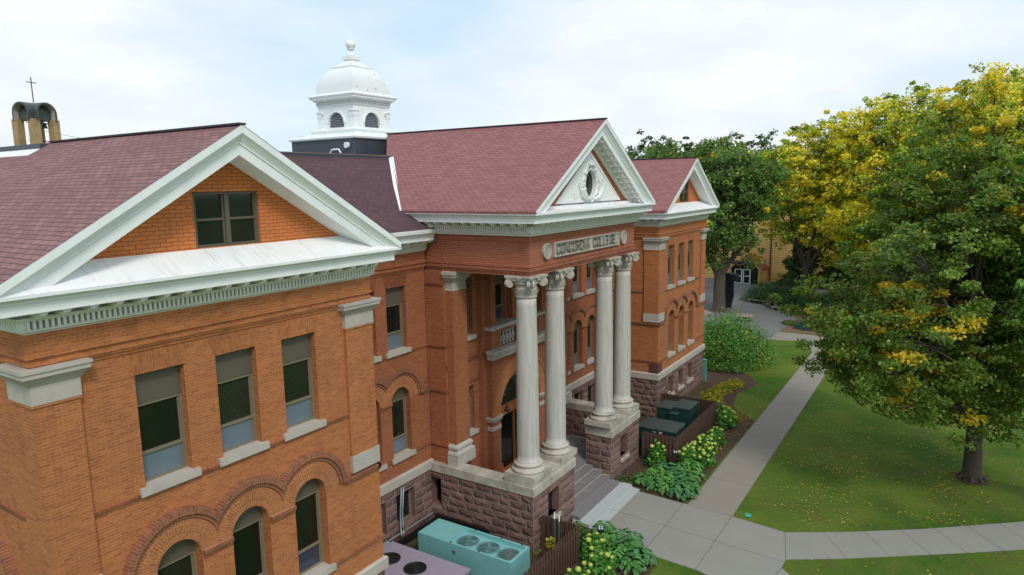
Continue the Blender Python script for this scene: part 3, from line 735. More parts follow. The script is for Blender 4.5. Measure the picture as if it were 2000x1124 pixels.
# ---- link walls (recessed, three windows each)
LY = 3.99
def link(x0, x1, cs):
    m = MB(); y = LY
    hs = [rect(c-0.615, ZS_UP, c+0.615, ZH_UP) for c in cs]+[arch_loop(c, RAD, ZS_ARCH, SP) for c in cs]
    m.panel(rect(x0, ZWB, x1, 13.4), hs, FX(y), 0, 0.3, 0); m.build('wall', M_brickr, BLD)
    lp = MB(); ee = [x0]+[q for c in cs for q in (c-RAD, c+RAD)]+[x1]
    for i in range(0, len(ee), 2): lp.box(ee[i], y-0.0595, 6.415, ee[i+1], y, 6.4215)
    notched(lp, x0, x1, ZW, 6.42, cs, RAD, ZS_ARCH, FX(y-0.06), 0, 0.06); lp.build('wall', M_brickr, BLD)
    rr = MB()
    for i, c in enumerate(cs):
        cr = (cs[i]+cs[i+1])/2 if i < 2 else None; cl_ = (cs[i]+cs[i-1])/2 if i else None
        for (r0, r1, dd, mi) in ((RAD, 0.80, -0.06, 0), (0.80, 1.0, -0.075, 0), (1.0, 1.15, -0.06, 0), (1.15, 1.25, -0.11, 1), (1.25, 1.42, -0.17, 1)):
            ring(rr, c, SP, r0, r1, FX(y), dd, 0.0, mi, cr, cl_)
    rr.build('arch_moulding', [M_arch, M_hood], BLD, fixn=False)
    s_ = MB(); path = [(x0, y), (x1, y)]
    for z0_, z1_, o in ((8.50, 8.56, 0.05), (8.44, 8.50, 0.03), (3.83, 3.90, 0.11), (3.76, 3.83, 0.08)): string(s_, path, z0_, z1_, o)
    for (q0, q1) in ((x0, cs[0]-RO+0.03), (cs[2]+RO-0.03, x1)):
        if q1 > q0: s_.prism(rect(q0, 6.40, q1, 6.50), FX(y), -0.14, 0.0); s_.prism(rect(q0, 6.31, q1, 6.40), FX(y), -0.10, 0.0)
    for i in range(2):
        q0, q1 = cs[i]+RAD+0.02, cs[i+1]-RAD-0.02
        s_.prism(rect(q0, 6.38, q1, 6.48), FX(y), -0.14, 0.0)
    s_.build('string_course', M_band, BLD)
    b = MB()
    b.sweep(path, [(-0.02, 12.17), (0.10, 12.17), (0.10, 12.26), (0.06, 12.27), (0.06, 12.33), (0.12, 12.34), (0.12, 12.41), (0.09, 12.42), (0.09, 12.86), (-0.02, 12.86)])
    b.sweep(path, [(-0.02, 12.02), (0.03, 12.02), (0.03, 12.10), (0.07, 12.11), (0.07, 12.17), (-0.02, 12.17)]); b.build('frieze', M_brickr, BLD)
    for c in cs: v_ = MB(); v_.prism([(c-0.63, ZH_UP), (c+0.63, ZH_UP), (c+0.80, 12.0), (c-0.80, 12.0)], FX(y), -0.004, 0.0); v_.build('flat_arch', M_brickvr, BLD)
    for c in cs: window(FX, y, c, 'rect', BLD, M_blue, M_lime); window(FX, y, c, 'arch', BLD, M_blue, M_lime, hw=RAD, so=0.17)
    wt = MB(); wt.sweep(path, [(-0.02, ZWB), (0.20, ZWB), (0.20, ZW-0.05), (0.14, ZW), (-0.02, ZW)]); wt.build('water_table', M_lime, BLD)
    fm = MB(); cols = {}
    stone_wall(fm, cols, (x0, y-0.1), (x1, y-0.1), 0, ZWB, (0, -1), [(c-0.62-x0, c+0.62-x0, 0.75, 2.25) for c in cs], seed=int(x0)); build_stone(fm, cols, 'foundation', BLD)
    for c in cs: window(FX, y-0.1, c, 'plain', BLD, hw=0.62, z0=0.75, z1=2.25, d=0.25)
    cornice(path, 12.84, BLD)
link(9.75, 17.4, [11.68, 13.58, 15.48])
link(28.6, 36.2, [30.50, 32.45, 34.40])

# ---- centre bay walls
PX0, PX1, PY = 17.46, 28.49, -1.57
BY, EY = 2.95, 2.40
m = MB()
bw = [19.2, 26.75]
hs = [rect(c-0.42, 8.70, c+0.42, 11.45) for c in bw]+[rect(c-0.42, 4.0, c+0.42, 6.25) for c in bw]
m.panel([(PX0, 1.0), (20.35, 1.0), (20.35, 13.0), (PX0, 13.0)], [hs[0], hs[2]], FX(BY), 0, 0.28)
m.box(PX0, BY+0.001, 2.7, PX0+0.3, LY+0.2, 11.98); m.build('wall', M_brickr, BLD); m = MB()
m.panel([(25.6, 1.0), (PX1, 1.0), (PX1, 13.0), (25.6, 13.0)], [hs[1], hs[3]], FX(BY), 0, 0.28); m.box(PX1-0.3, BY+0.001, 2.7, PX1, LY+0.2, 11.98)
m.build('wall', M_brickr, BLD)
m = MB(); m.box(0.02, DEPTH-0.3, 0, 45.93, DEPTH-0.01, 16.9); m.build('wall', M_brick, BLD)
# entrance bay with the great arch
m = MB(); cx = 22.97; AR = 1.95; AZ = 4.42
wins2 = [rect(21.25, 8.98, 22.5, 11.6), rect(23.44, 8.98, 24.69, 11.6)]
m.panel([(20.35, 1.0), (25.6, 1.0), (25.6, 7.5), (20.35, 7.5)], [[(cx-AR, 1.02), (cx+AR, 1.02)]+[(cx+AR*math.cos(t), AZ+AR*math.sin(t)) for t in [math.pi*k/24 for k in range(25)]]], FX(EY), 0, 0.62)
m.panel([(20.35, 7.8), (25.6, 7.8), (25.6, 8.78), (20.35, 8.78)], [rect(21.15, 7.86, 22.6, 8.62), rect(23.35, 7.86, 24.8, 8.62)], FX(EY), 0, 0.3)
m.box(20.35, EY, 7.5, 25.6, EY+0.5, 7.8)
m.panel([(20.35, 8.78), (25.6, 8.78), (25.6, 13.0), (20.35, 13.0)], wins2, FX(EY+0.6), 0, 0.2)
m.box(20.35, EY, 8.78, 20.75, EY+0.599, 12.2); m.box(25.2, EY, 8.78, 25.6, EY+0.599, 12.2)
m.box(22.65, EY+0.25, 8.98, 23.3, EY+0.599, 12.2)
m.box(20.35, EY+0.001, 1.0, 20.36, BY, 7.5); m.box(25.59, EY+0.001, 1.0, 25.6, BY, 7.5); m.box(20.35, EY+0.001, 7.801, 20.36, BY, 8.779); m.box(25.59, EY+0.001, 7.801, 25.6, BY, 8.779)
m.box(20.0, EY+0.3, 1.0, 20.349, BY-0.001, 12.2); m.box(25.601, EY+0.3, 1.0, 25.95, BY-0.001, 12.2)
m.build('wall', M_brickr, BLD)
for q in (21.875, 24.075):
    bb = MB(); n = 5
    for k in range(n):
        x = q-0.58+1.16*k/(n-1)
        bb.lathe([(0.09, 7.87), (0.09, 7.93), (0.055, 7.96), (0.10, 8.12), (0.11, 8.2), (0.05, 8.42), (0.075, 8.5), (0.09, 8.52), (0.09, 8.62)], x, EY+0.14, 10)
    bb.build('balustrade', M_lime, BLD)
bl = MB()
bl.box(19.9, EY-0.46, 7.72, 26.05, EY+0.02, 7.86); bl.box(19.95, EY-0.40, 7.62, 26.0, EY+0.02, 7.72); bl.box(20.0, EY-0.34, 7.42, 25.95, EY+0.02, 7.62)
k = 20.1
while k < 25.9: bl.box(k, EY-0.38, 7.44, k+0.10, EY-0.335, 7.60); k += 0.2
bl.build('balcony', M_lime, BLD)
sl_ = MB(); sl_.box(20.15, EY-0.16, 8.80, 25.8, EY+0.85, 8.975); sl_.build('balcony_cap', M_lime, BLD)
for q in (21.875, 24.065): window(FX, EY+0.6, q, 'rect', BLD, M_dblue, None, d=0.1, hw=0.62, z0=8.98, z1=11.6)
window(FX, BY, bw[0], 'rect', BLD, M_dblue, M_lime, hw=0.42, z0=8.70, z1=11.45); window(FX, BY, bw[1], 'rect', BLD, M_dblue, M_lime, hw=0.42, z0=8.70, z1=11.45)
window(FX, BY, bw[0], 'rect', BLD, M_blue, M_lime, hw=0.42, z0=4.0, z1=6.25); window(FX, BY, bw[1], 'rect', BLD, M_blue, M_lime, hw=0.42, z0=4.0, z1=6.25)
s_ = MB()
for x0, x1 in ((PX0, 20.34), (25.61, PX1)):
    for z0_, z1_, o in ((8.50, 8.56, 0.05), (7.62, 7.70, 0.05), (7.50, 7.58, 0.05), (6.45, 6.55, 0.06)): s_.box(x0, BY-o, z0_, x1, BY, z1_)
for xw, sg in ((PX0, -1), (PX1, 1)):
    for z0_, z1_ in ((8.50, 8.57), (6.40, 6.50), (3.80, 3.88), (11.36, 11.46)): s_.box(xw, BY-0.02, z0_, xw+sg*0.06, LY, z1_)
s_.build('string_course', M_brickvr, BLD)
rr = MB()
for (r0, r1, dd) in ((AR, AR+0.32, -0.03), (AR+0.32, AR+0.62, -0.045), (AR+0.62, AR+0.70, -0.10), (AR+0.70, AR+0.76, -0.06)): ring(rr, cx, AZ, r0, r1, FX(EY), dd, 0.0, 0, n=40)
rr.build('entrance_arch', M_arch, BLD, fixn=False)
im = MB()
for sg in (-1, 1):
    a0, a1 = sorted((cx+sg*(AR-0.02), cx+sg*(AR+0.72)))
    im.sweep([(a0, EY+0.6), (a0, EY), (a1, EY), (a1, EY+0.1)], [(-0.03, 4.16), (0.04, 4.16), (0.07, 4.22), (0.07, 4.28), (0.13, 4.34), (0.13, 4.42), (-0.03, 4.42)])
    im.box(a0+0.0-0.01, EY-0.02, 3.72, a1+0.01, EY+0.3, 3.92)
im.build('arch_impost', M_lime, BLD)
# oak door with fanlight
dr = MB(); yd = EY+0.45
dr.panel(arch_loop(cx, AR-0.01, 1.03, AZ, 24), [arch_loop(cx, AR-0.55, 4.5, AZ+0.02, 20), rect(cx-1.35, 1.1, cx-0.05, 4.1), rect(cx+0.05, 1.1, cx+1.35, 4.1)], FX(yd), 0, 0.12)
for sx in (-1, 1):
    x_ = cx+sx*1.62
    dr.box(x_-0.13, yd-0.16, 1.03, x_+0.13, yd, 4.1); dr.box(x_-0.18, yd-0.22, 1.03, x_+0.18, yd, 1.6)
dr.box(cx-AR+0.02, yd-0.18, 4.1, cx+AR-0.02, yd, 4.42)
ring(dr, cx, AZ, AR-0.5, AR-0.3, FX(yd), -0.08, 0, 0, n=30)
door = dr.build('entrance_door', M_wood, BLD); tag(door, 'arched varnished oak double door with a glazed fanlight')
pane(FX(yd), cx, AR-0.5, 4.45, 4.5, 0.08, 'fanlight', M_glass, door, arch_loop(cx, AR-0.5, 4.45, AZ+0.02, 20)); pane(FX(yd), cx, 1.4, 1.08, 4.12, 0.08, 'glass_pane', M_glass, door)
# pilasters behind the columns
for px in (PX0+0.62, PX1-0.62):
    p = MB(); p.box(px-0.52, BY-0.42, 3.95, px+0.52, BY+0.01, 11.1); pil_ = p.build('pilaster', M_brickr, BLD)
    st = MB()
    st.box(px-0.53, BY-0.43, 11.1, px+0.53, BY+0.01, 11.16); st.box(px-0.5, BY-0.40, 11.16, px+0.5, BY, 11.5)
    st.sweep([(px-0.5, BY), (px-0.5, BY-0.40), (px+0.5, BY-0.40), (px+0.5, BY)], [(-0.05, 11.5), (0.03, 11.5), (0.10, 11.62), (0.20, 11.72), (0.20, 11.82), (0.25, 11.84), (0.25, 11.98), (-0.05, 11.98)]); st.box(px-0.46, BY-0.36, 11.5, px+0.46, BY, 11.97)
    st.build('capital', M_lime, pil_); st = MB()
    st.box(px-0.70, BY-0.60, 2.965, px+0.70, BY, 3.40)
    st.sweep([(px-0.52, BY), (px-0.52, BY-0.42), (px+0.52, BY-0.42), (px+0.52, BY)], [(-0.05, 3.40), (0.15, 3.40), (0.17, 3.48), (0.15, 3.56), (0.06, 3.60), (0.06, 3.68), (0.10, 3.74), (0.10, 3.82), (0.0, 3.95), (-0.05, 3.95)]); st.box(px-0.49, BY-0.39, 3.40, px+0.49, BY, 3.949)
    st.build('base', M_lime, pil_)

# ---- entablature, its mouldings, sign
e = MB(); zt0, zt1 = 11.985, 13.69
def ringbox(mb, x0, y0, x1, y1, w_, z0, z1, mi=0):
    mb.box(x0, y0, z0, x1, y0+w_, z1, mi); mb.box(x0, y0+w_, z0, x0+w_, y1, z1, mi); mb.box(x1-w_, y0+w_, z0, x1, y1, z1, mi)
ringbox(e, PX0+0.06, PY+0.06, PX1-0.06, LY, 0.95, zt0+0.30, zt1)
ringbox(e, PX0+0.10, PY+0.10, PX1-0.10, LY, 0.95, zt0, zt0+0.12)
ringbox(e, PX0+0.05, PY+0.05, PX1-0.05, LY, 0.95, zt0+0.12, zt0+0.21)
ringbox(e, PX0, PY, PX1, LY, 1.0, zt0+0.21, zt0+0.30)
ringbox(e, PX0+0.02, PY+0.02, PX1-0.02, LY, 1.0, zt0+0.36, zt0+0.44)
ringbox(e, PX0+0.02, PY+0.02, PX1-0.02, LY, 1.0, zt1-0.28, zt1-0.24)
e.build('entablature', M_brickf, BLD)
ce = MB(); ce.box(PX0+0.15, PY+0.15, 12.3, PX1-0.15, BY+0.6, 12.4); ce.build('porch_ceiling', M_dent, BLD)
PP = [(PX0, LY+0.3), (PX0, PY), (PX1, PY), (PX1, LY+0.3)]
cornice(PP, 13.67, BLD, mod=0.48)
sg = MB(); sg.box(19.47, PY-0.005, 12.60, 26.28, PY+0.1, 13.25)
for (a, b_, c_, d_) in ((19.47, 12.60, 26.28, 12.66), (19.47, 13.19, 26.28, 13.25), (19.47, 12.66, 19.54, 13.19), (26.21, 12.66, 26.28, 13.19)): sg.box(a, PY-0.05, b_, c_, PY-0.004, d_)
sign = sg.build('name_panel', M_lime, BLD); tag(sign, 'limestone name panel with raised block capitals')
GL = {'C': [[(1, 1.15), (1, 1.3), (.8, 1.5), (.2, 1.5), (0, 1.3), (0, .2), (.2, 0), (.8, 0), (1, .2), (1, .35)]],
 'O': [[(.2, 0), (.8, 0), (1, .2), (1, 1.3), (.8, 1.5), (.2, 1.5), (0, 1.3), (0, .2), (.2, 0)]],
 'N': [[(0, 0), (0, 1.5)], [(0, 1.5), (1, 0)], [(1, 0), (1, 1.5)]],
 'R': [[(0, 0), (0, 1.5), (.8, 1.5), (1, 1.3), (1, .95), (.8, .75), (0, .75)], [(.55, .75), (1, 0)]],
 'D': [[(0, 0), (0, 1.5), (.75, 1.5), (1, 1.25), (1, .25), (.75, 0), (0, 0)]],
 'I': [[(.5, 0), (.5, 1.5)]], 'A': [[(0, 0), (.5, 1.5), (1, 0)], [(.2, .5), (.8, .5)]],
 'L': [[(0, 1.5), (0, 0), (1, 0)]], 'E': [[(1, 1.5), (0, 1.5), (0, 0), (1, 0)], [(0, .75), (.8, .75)]],
 'G': [[(1, 1.15), (1, 1.3), (.8, 1.5), (.2, 1.5), (0, 1.3), (0, .2), (.2, 0), (.8, 0), (1, .2), (1, .7), (.55, .7)]], '.': [[(0, 0), (.12, 0)]]}
tm = MB(); txt = 'CONCORDIA COLLEGE.'; xx = 19.72; LH = 0.40; LW = 0.235; T = 0.062
for ch in txt:
    if ch == ' ': xx += 0.34; cut_ = len(tm.v), len(tm.f); continue
    wv_ = 0.5 if ch == 'I' else (0.3 if ch == '.' else 1.0)
    for pl_ in GL[ch]:
        for i in range(len(pl_)-1):
            ox = -0.5*LW if ch == 'I' else 0
            a = Vector((xx+pl_[i][0]*LW+ox+(0.04 if ch == 'I' else 0), PY-0.03, 12.735+pl_[i][1]/1.5*LH)); b_ = Vector((xx+pl_[i+1][0]*LW+ox+(0.04 if ch == 'I' else 0), PY-0.03, 12.735+pl_[i+1][1]/1.5*LH))
            d_ = (b_-a).normalized(); tm.bar(a-d_*T/2, b_+d_*T/2, 0.055, T, 0, up=(0, 0, 1) if abs(d_.z) < 0.9 else (1, 0, 0))
    xx += 0.11+0.02+LW*(0.25 if ch in 'I.' else 1.0)+0.02
# scale the run of letters to the panel
x1_ = xx-0.13; kx = (26.02-19.72)/(x1_-19.72)
tm.v = [(19.72+(p[0]-19.72)*kx, p[1], p[2]) for p in tm.v]
M_let = simple('shaded_stone_letters', (0.25, 0.235, 0.21), 0.8)  # same stone as the panel, letter shadows put into the darker colour
for va_, vb_, fa_, fb_ in ((0, cut_[0], 0, cut_[1]), (cut_[0], len(tm.v), cut_[1], len(tm.f))):
    t2 = MB(); t2.add(tm.v[va_:vb_], [[q-va_ for q in f] for f in tm.f[fa_:fb_]]); t2.build('carved_word', M_let, sign)
for mxx in (18.86, 26.89):
    md = MB(); zc = 12.93
    def disc(mb, r_, y0, y1, n=28): mb.prism([(mxx+r_*math.cos(2*math.pi*k/n), zc+r_*math.sin(2*math.pi*k/n)) for k in range(n)], lambda a, b, d: (a, d, b), y0, y1)
    disc(md, 0.33, PY-0.02, PY+0.1)
    md.add(*[(lambda n: ([(mxx+r_*math.cos(2*math.pi*k/n), yy, zc+r_*math.sin(2*math.pi*k/n)) for (r_, yy) in ((0.35, PY+0.02), (0.35, PY-0.06), (0.28, PY-0.06), (0.28, PY-0.01)) for k in range(n)], [(j*n+k, j*n+(k+1)%n, (j+1)*n+(k+1)%n, (j+1)*n+k) for j in range(3) for k in range(n)]))(28)][0])
    rn = random.Random(5)
    for (ax, az, ar_) in ((0, 0.10, 0.10), (-0.11, -0.02, 0.07), (0.11, -0.02, 0.07), (0, -0.12, 0.09), (-0.08, 0.14, 0.05), (0.09, 0.15, 0.05)):
        md.prism([(mxx+ax+ar_*math.cos(2*math.pi*k/9), zc+az+ar_*math.sin(2*math.pi*k/9)) for k in range(9)], lambda a, b, d: (a, d, b), PY-0.05, PY)
    md.build('medallion', M_lime, BLD)

# ---- portico pediment
pxa = (PX0+PX1)/2; pzl, pza = 14.69, 18.62; pex0, pex1 = PX0-0.84, PX1+0.84
dk = MB(); dk.add([(pex0, PY-0.84, 14.605), (pex1, PY-0.84, 14.605), (PX1+0.2, PY+0.12, 14.72), (PX0-0.2, PY+0.12, 14.72)], [(0, 1, 2, 3)])
dk.box(PX0+0.9, PY-0.10, 14.66, PX1-0.9, PY+0.1, 14.80); dk.build('pediment_deck', M_deck, BLD)
psl = (pza-pzl)/(pxa-pex0); yt = PY+0.05
gm = MB(); gm.panel([(PX0+0.2, 14.4), (PX1-0.2, 14.4), (pxa, pza-0.45)], [[(pxa+0.1+0.56*math.cos(t), 15.72+0.65*math.sin(t)) for t in [2*math.pi*k/24 for k in range(24)]]], FX(yt), 0, 0.25); gm.build('gable_wall', M_brickr, BLD)
rake(pex0, pxa, pex1, pzl, pza, yt, BLD, mod=True, zc=14.607)
# stucco triangle with oval window, wreath and cornucopias
stc = MB(); a0, a1, zb_, zz = 19.75, 26.35, 14.93, 17.10; oc = (pxa+0.1, 15.72)
hole = [(oc[0]+0.55*math.cos(t), oc[1]+0.64*math.sin(t)) for t in [2*math.pi*k/24 for k in range(24)]]
stc.panel([(a0, zb_), (a1, zb_), (pxa+0.05, zz)], [hole], FX(yt-0.03), 0, 0.3, 0, rim=False)
stc.panel([(a0-0.12, zb_-0.06), (a1+0.12, zb_-0.06), (pxa+0.05, zz+0.10)], [[(a0+0.12, zb_+0.05), (a1-0.12, zb_+0.05), (pxa+0.05, zz-0.10)]], FX(yt-0.06), 0, 0.06, 0, rim=True)
stucco = stc.build('tympanum_relief', M_stucco, BLD)
wr = MB()
def torus(mb, cx_, cz_, rx, rz, t, y, n=36, mfac=8):
    pts = [(cx_+rx*math.cos(2*math.pi*k/n), y, cz_+rz*math.sin(2*math.pi*k/n)) for k in range(n+1)]
    mb.tube(pts, t, mfac, cap=False)
torus(wr, oc[0], oc[1], 0.57, 0.66, 0.03, yt-0.04); torus(wr, oc[0], oc[1], 0.72, 0.84, 0.075, yt-0.02)
rn = random.Random(3)
for k in range(90):
    t = rn.uniform(0, 2*math.pi); r_ = rn.uniform(0.9, 1.12)
    c_ = Vector((oc[0]+0.72*r_*math.cos(t), yt-0.08, oc[1]+0.84*r_*math.sin(t))); s0 = rn.uniform(0.03, 0.055)
    wr.box(c_.x-s0, c_.y-0.03, c_.z-s0, c_.x+s0, c_.y+0.05, c_.z+s0)
for sx in (-1, 1):
    pts = [(oc[0]+sx*(0.15+0.0), yt-0.08, 15.02), (oc[0]+sx*0.40, yt-0.10, 15.02), (oc[0]+sx*0.72, yt-0.10, 15.09), (oc[0]+sx*0.92, yt-0.12, 15.26), (oc[0]+sx*1.0, yt-0.12, 15.48)]
    wr.tube(pts, [0.03, 0.07, 0.11, 0.15, 0.19], 10)
    for k in range(26):
        c_ = Vector((oc[0]+sx*(1.0+rn.gauss(0, 0.13)), yt-0.09, 15.62+rn.gauss(0, 0.11))); wr.lathe([(0.0, c_.z-0.05), (0.05, c_.z), (0.0, c_.z+0.05)], c_.x, c_.y, 6)
    for k in range(22):
        q = k/22; c_ = Vector((oc[0]+sx*(1.25+q*0.55), yt-0.05, 15.40-0.3*math.sin(q*3)+rn.gauss(0, 0.05))); wr.lathe([(0.0, c_.z-0.05), (0.04, c_.z), (0.0, c_.z+0.05)], c_.x, c_.y, 6)
wr.build('wreath', M_stucco, stucco)
ow = MB(); ow.add([(oc[0]+0.57*math.cos(2*math.pi*k/24), yt+0.14, oc[1]+0.66*math.sin(2*math.pi*k/24)) for k in range(24)], [tuple(range(24))]); ow.build('oval_glass', M_glass, stucco)
for q in (20.85, 22.95, 25.05):
    fx = MB(); fx.box(q-0.72, yt-0.12, 14.80, q+0.72, yt-0.04, 14.86); fx.box(q-0.74, yt-0.05, 14.78, q+0.74, yt+0.02, 14.88); fx.build('strip_light', simple('weathered_zinc', (0.22, 0.24, 0.26), 0.5) if 'weathered_zinc' not in MATS else MATS['weathered_zinc'], BLD)
# portico roof
rf = MB(); yR = 10.98; eo = 0.012
for xe, s0 in ((pex0-0.02, -1), (pex1+0.02, 1)):
    ze = pza-psl*(pxa-pex0+0.02)
    rf.add([(xe, PY-0.82, ze+eo), (pxa, PY-0.82, pza+eo), (pxa, yR, pza+eo), (xe, yR-5.5, ze+eo), (xe, PY-0.82, ze-0.09), (xe, yR-5.5, ze-0.09)], [(0, 1, 2, 3), (0, 3, 5, 4)])
rf.build('roof', M_shing, BLD)
rc = MB(); rc.bar((pxa, PY-0.83, pza+0.02), (pxa, yR, pza+0.02), 0.24, 0.05); rc.build('ridge_cap', M_ridge, BLD)
# main roof: front slopes over the links, flat deck, rim, valley flashings
mr = MB(); zd_ = 17.22; yd0 = 8.78; ye_ = LY-0.84; zeL = 13.90
for x0, x1 in ((7.0, 23.0), (23.0, 39.5)):
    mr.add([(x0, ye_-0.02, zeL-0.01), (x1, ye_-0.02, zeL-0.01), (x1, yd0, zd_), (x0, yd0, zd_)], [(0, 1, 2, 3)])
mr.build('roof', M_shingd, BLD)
fs = MB(); fs.box(9.8, ye_-0.01, 13.775, 17.3, ye_+0.06, 13.885); fs.box(28.7, ye_-0.01, 13.775, 36.1, ye_+0.06, 13.885)
for p_ in (0, 6):
    f2 = MB(); f2.add(fs.v[p_//6*8:p_//6*8+8], [[q-p_//6*8 for q in f] for f in fs.f[p_:p_+6]]); f2.build('fascia', M_white, BLD)
fd = MB(); fd.box(4.9, yd0, 16.9, 41.0, DEPTH, zd_+0.02); fd.build('flat_roof', M_memb, BLD)
for ra, rb_ in ((4.9, 21.3), (24.8, 41.0)):
    rm = MB(); rm.box(ra, yd0-0.16, zd_-0.16, rb_, yd0-0.02, zd_+0.04, 0); rm.box(ra, yd0-0.18, zd_+0.045, rb_, yd0+0.7, zd_+0.09, 1); rm.build('roof_edge', [M_memb, M_rim], BLD)
fl = MB()
va = Vector((16.62, 4.42, 14.62)); vb = Vector((20.75, 8.70, 17.22))
for o in (-0.13, 0.13):
    off = Vector((0.72, -0.69, 0)).normalized()*o
    fl.bar(va+off+Vector((0, 0, 0.06)), vb+off*0.6+Vector((0, 0, 0.06)), 0.16, 0.03)
fl.build('valley_flashing', M_white, BLD)
rb = MB(); rb.box(17.0, 3.2, 13.8, 17.5, 4.3, 14.35); rb.build('cornice_return', M_white, BLD)
wf = MB()
for k in range(12): 
    y = 8.9+k*1.5
    wf.bar((4.30, y, 17.01), (4.30, y+1.46, 17.01), 0.42, 0.03, up=(-0.52, 0, 0.85))
wf.build('metal_flashing', M_white, BLD)
wr2 = MB(); wr2.box(4.5, 8.9, 17.05, 5.2, DEPTH, 17.30); wr2.build('roof_edge', M_memb, BLD)

# ---- cupola
CX, CY = 23.0, 13.5
cb = MB(); cb.box(CX-2.5, CY-2.5, 17.1, CX+2.5, CY+2.5, 18.33); cb.build('cupola_base', M_memb, BLD)
ct = MB(); ct.lathe([(2.5, 18.30), (2.60, 18.33), (2.62, 18.42), (2.4, 18.50), (1.75, 18.62)], CX, CY, sq=True); ct.build('cupola_skirt', M_white, BLD)
cw = MB()
cw.lathe([(1.72, 18.60), (1.72, 18.80), (1.78, 18.84), (1.78, 18.90), (1.50, 18.98)], CX, CY, sq=True)
ns = 18
def cup_face(fnm, base, c):
    hole = arch_loop(c, 0.60, 19.04, 19.28, 14)
    cw.panel(rect(c-1.40, 18.95, c+1.40, 20.45), [hole], fnm(base), 0, 0.3)
    for s0 in (-1, 1):
        q = c+s0*1.10
        cw.prism(rect(min(q, q+s0*0.36), 18.97, max(q, q+s0*0.36), 19.12), fnm(base), -0.12, 0)
        cw.prism(rect(q-0.02 if s0 > 0 else q-0.32, 19.12, q+0.32 if s0 > 0 else q+0.02, 19.80), fnm(base), -0.05, 0)
        for (z0_, z1_, o) in ((19.60, 19.65, 0.07), (19.84, 19.90, 0.08), (19.90, 19.94, 0.12)):
            cw.prism(rect(q-0.05 if s0 > 0 else q-0.36, z0_, q+0.36 if s0 > 0 else q+0.05, z1_), fnm(base), -o, 0)
        cw.prism(rect(q-0.02 if s0 > 0 else q-0.33, 19.66, q+0.33 if s0 > 0 else q+0.02, 19.88), fnm(base), -0.07, 0)
    ring(cw, c, 19.28, 0.60, 0.72, fnm(base), -0.035, 0, 0, n=16)
cup_face(FX, CY-1.4, CX); cup_face(WX, CX-1.4, CY); cup_face(EX, CX+1.4, CY); cup_face(lambda b: (lambda a, z, d: (a, b-d, z)), CY+1.4, CX)
sqp = [(CX-1.4, CY+1.4), (CX-1.4, CY-1.4), (CX+1.4, CY-1.4), (CX+1.4, CY+1.4)]
def csw(prof, mi=0): cw.sweep(sqp, prof, mi, closed=True)
csw([(-0.05, 20.24), (0.05, 20.24), (0.08, 20.31), (-0.05, 20.31)]); csw([(-0.05, 20.31), (0.03, 20.31), (0.03, 20.50), (-0.05, 20.50)])
csw([(-0.05, 20.50), (0.16, 20.50), (0.18, 20.58), (0.30, 20.60), (0.30, 20.68), (0.36, 20.74), (0.37, 20.80), (0.33, 20.82), (0.10, 20.92), (-0.05, 20.93)])
for i in range(4):
    a = Vector(sqp[i]); b_ = Vector(sqp[(i+1)%4]); d_ = (b_-a).normalized(); nn = Vector((d_.y, -d_.x))
    for k in range(26):
        s0 = -0.06+(k+0.5)*2.92/26; q = a+d_*s0
        qs = [q-d_*0.032+nn*0.02, q+d_*0.032+nn*0.02, q+d_*0.032+nn*0.11, q-d_*0.032+nn*0.11]
        cw.add([(p.x, p.y, 20.34) for p in qs]+[(p.x, p.y, 20.49) for p in qs], [(0,3,2,1),(4,5,6,7),(0,1,5,4),(1,2,6,5),(2,3,7,6),(3,0,4,7)], 1)
cw.build('cupola', [M_white, M_dent], BLD, fixn=False)
# louvres
lv = MB()
for k in range(10):
    z = 19.06+k*0.09
    hw_ = 0.62
    if z > 19.85: break
    lv.box(CX-hw_, CY-1.30, z, CX+hw_, CY-1.16, z+0.05); lv.box(CX-1.30, CY-hw_, z, CX-1.16, CY+hw_, z+0.05)
    lv.box(CX-hw_, CY+1.16, z, CX+hw_, CY+1.30, z+0.05); lv.box(CX+1.16, CY-hw_, z, CX+1.30, CY+hw_, z+0.05)
lv.box(CX-1.12, CY-1.12, 18.98, CX+1.12, CY+1.12, 20.2)
lv.build('louvre', simple('grey_louvre', (0.20, 0.22, 0.25), 0.6), BLD)
def domemat():
    m = NT('peeling_white_paint'); g = m.pos(); a = m.noise(g.outputs['Position'], 6.5, 8, 0.8); sp = m.new('ShaderNodeSeparateXYZ'); m.link(g.outputs['Position'], sp.inputs[0])
    side = m.math('GREATER_THAN', m.math('SUBTRACT', sp.outputs[0], sp.outputs[1]), CX-CY)
    hi = m.noise(g.outputs['Position'], 0.9, 3); f = m.math('MULTIPLY', m.ramp(a, [(0.57, 0.0), (0.59, 1.0)]), m.math('MULTIPLY', side, m.ramp(hi, [(0.42, 0.0), (0.5, 1.0)])))
    c = m.mix(f, (0.76, 0.79, 0.80), (0.36, 0.22, 0.20)); m.link(c, m.p.inputs['Base Color']); m.p.inputs['Roughness'].default_value = 0.5; return m.m
M_dome = domemat()
dm = MB(); n = 16; prof = []
for k in range(n+1):
    t = k/n; prof.append((0.80+(1.47-0.80)*math.cos(t*math.pi/2)**0.85 if k < n else 0.80, 20.90+(22.38-20.90)*math.sin(t*math.pi/2)))
prof = [(1.47, 20.88)]+[(1.47*math.cos(math.asin(min(1, k/n*0.86)))**1.0, 20.92+1.48*k/n) for k in range(n+1)]
dm.lathe(prof, CX, CY, sq=True); dm.build('dome', M_dome, BLD)
fn_ = MB()
fn_.lathe([(0.80, 22.36), (0.82, 22.40), (0.82, 22.44), (0.58, 22.54), (0.58, 22.58), (0.44, 22.66), (0.30, 22.78), (0.29, 22.86), (0.36, 22.88), (0.36, 23.06), (0.24, 23.10)], CX, CY, sq=True)
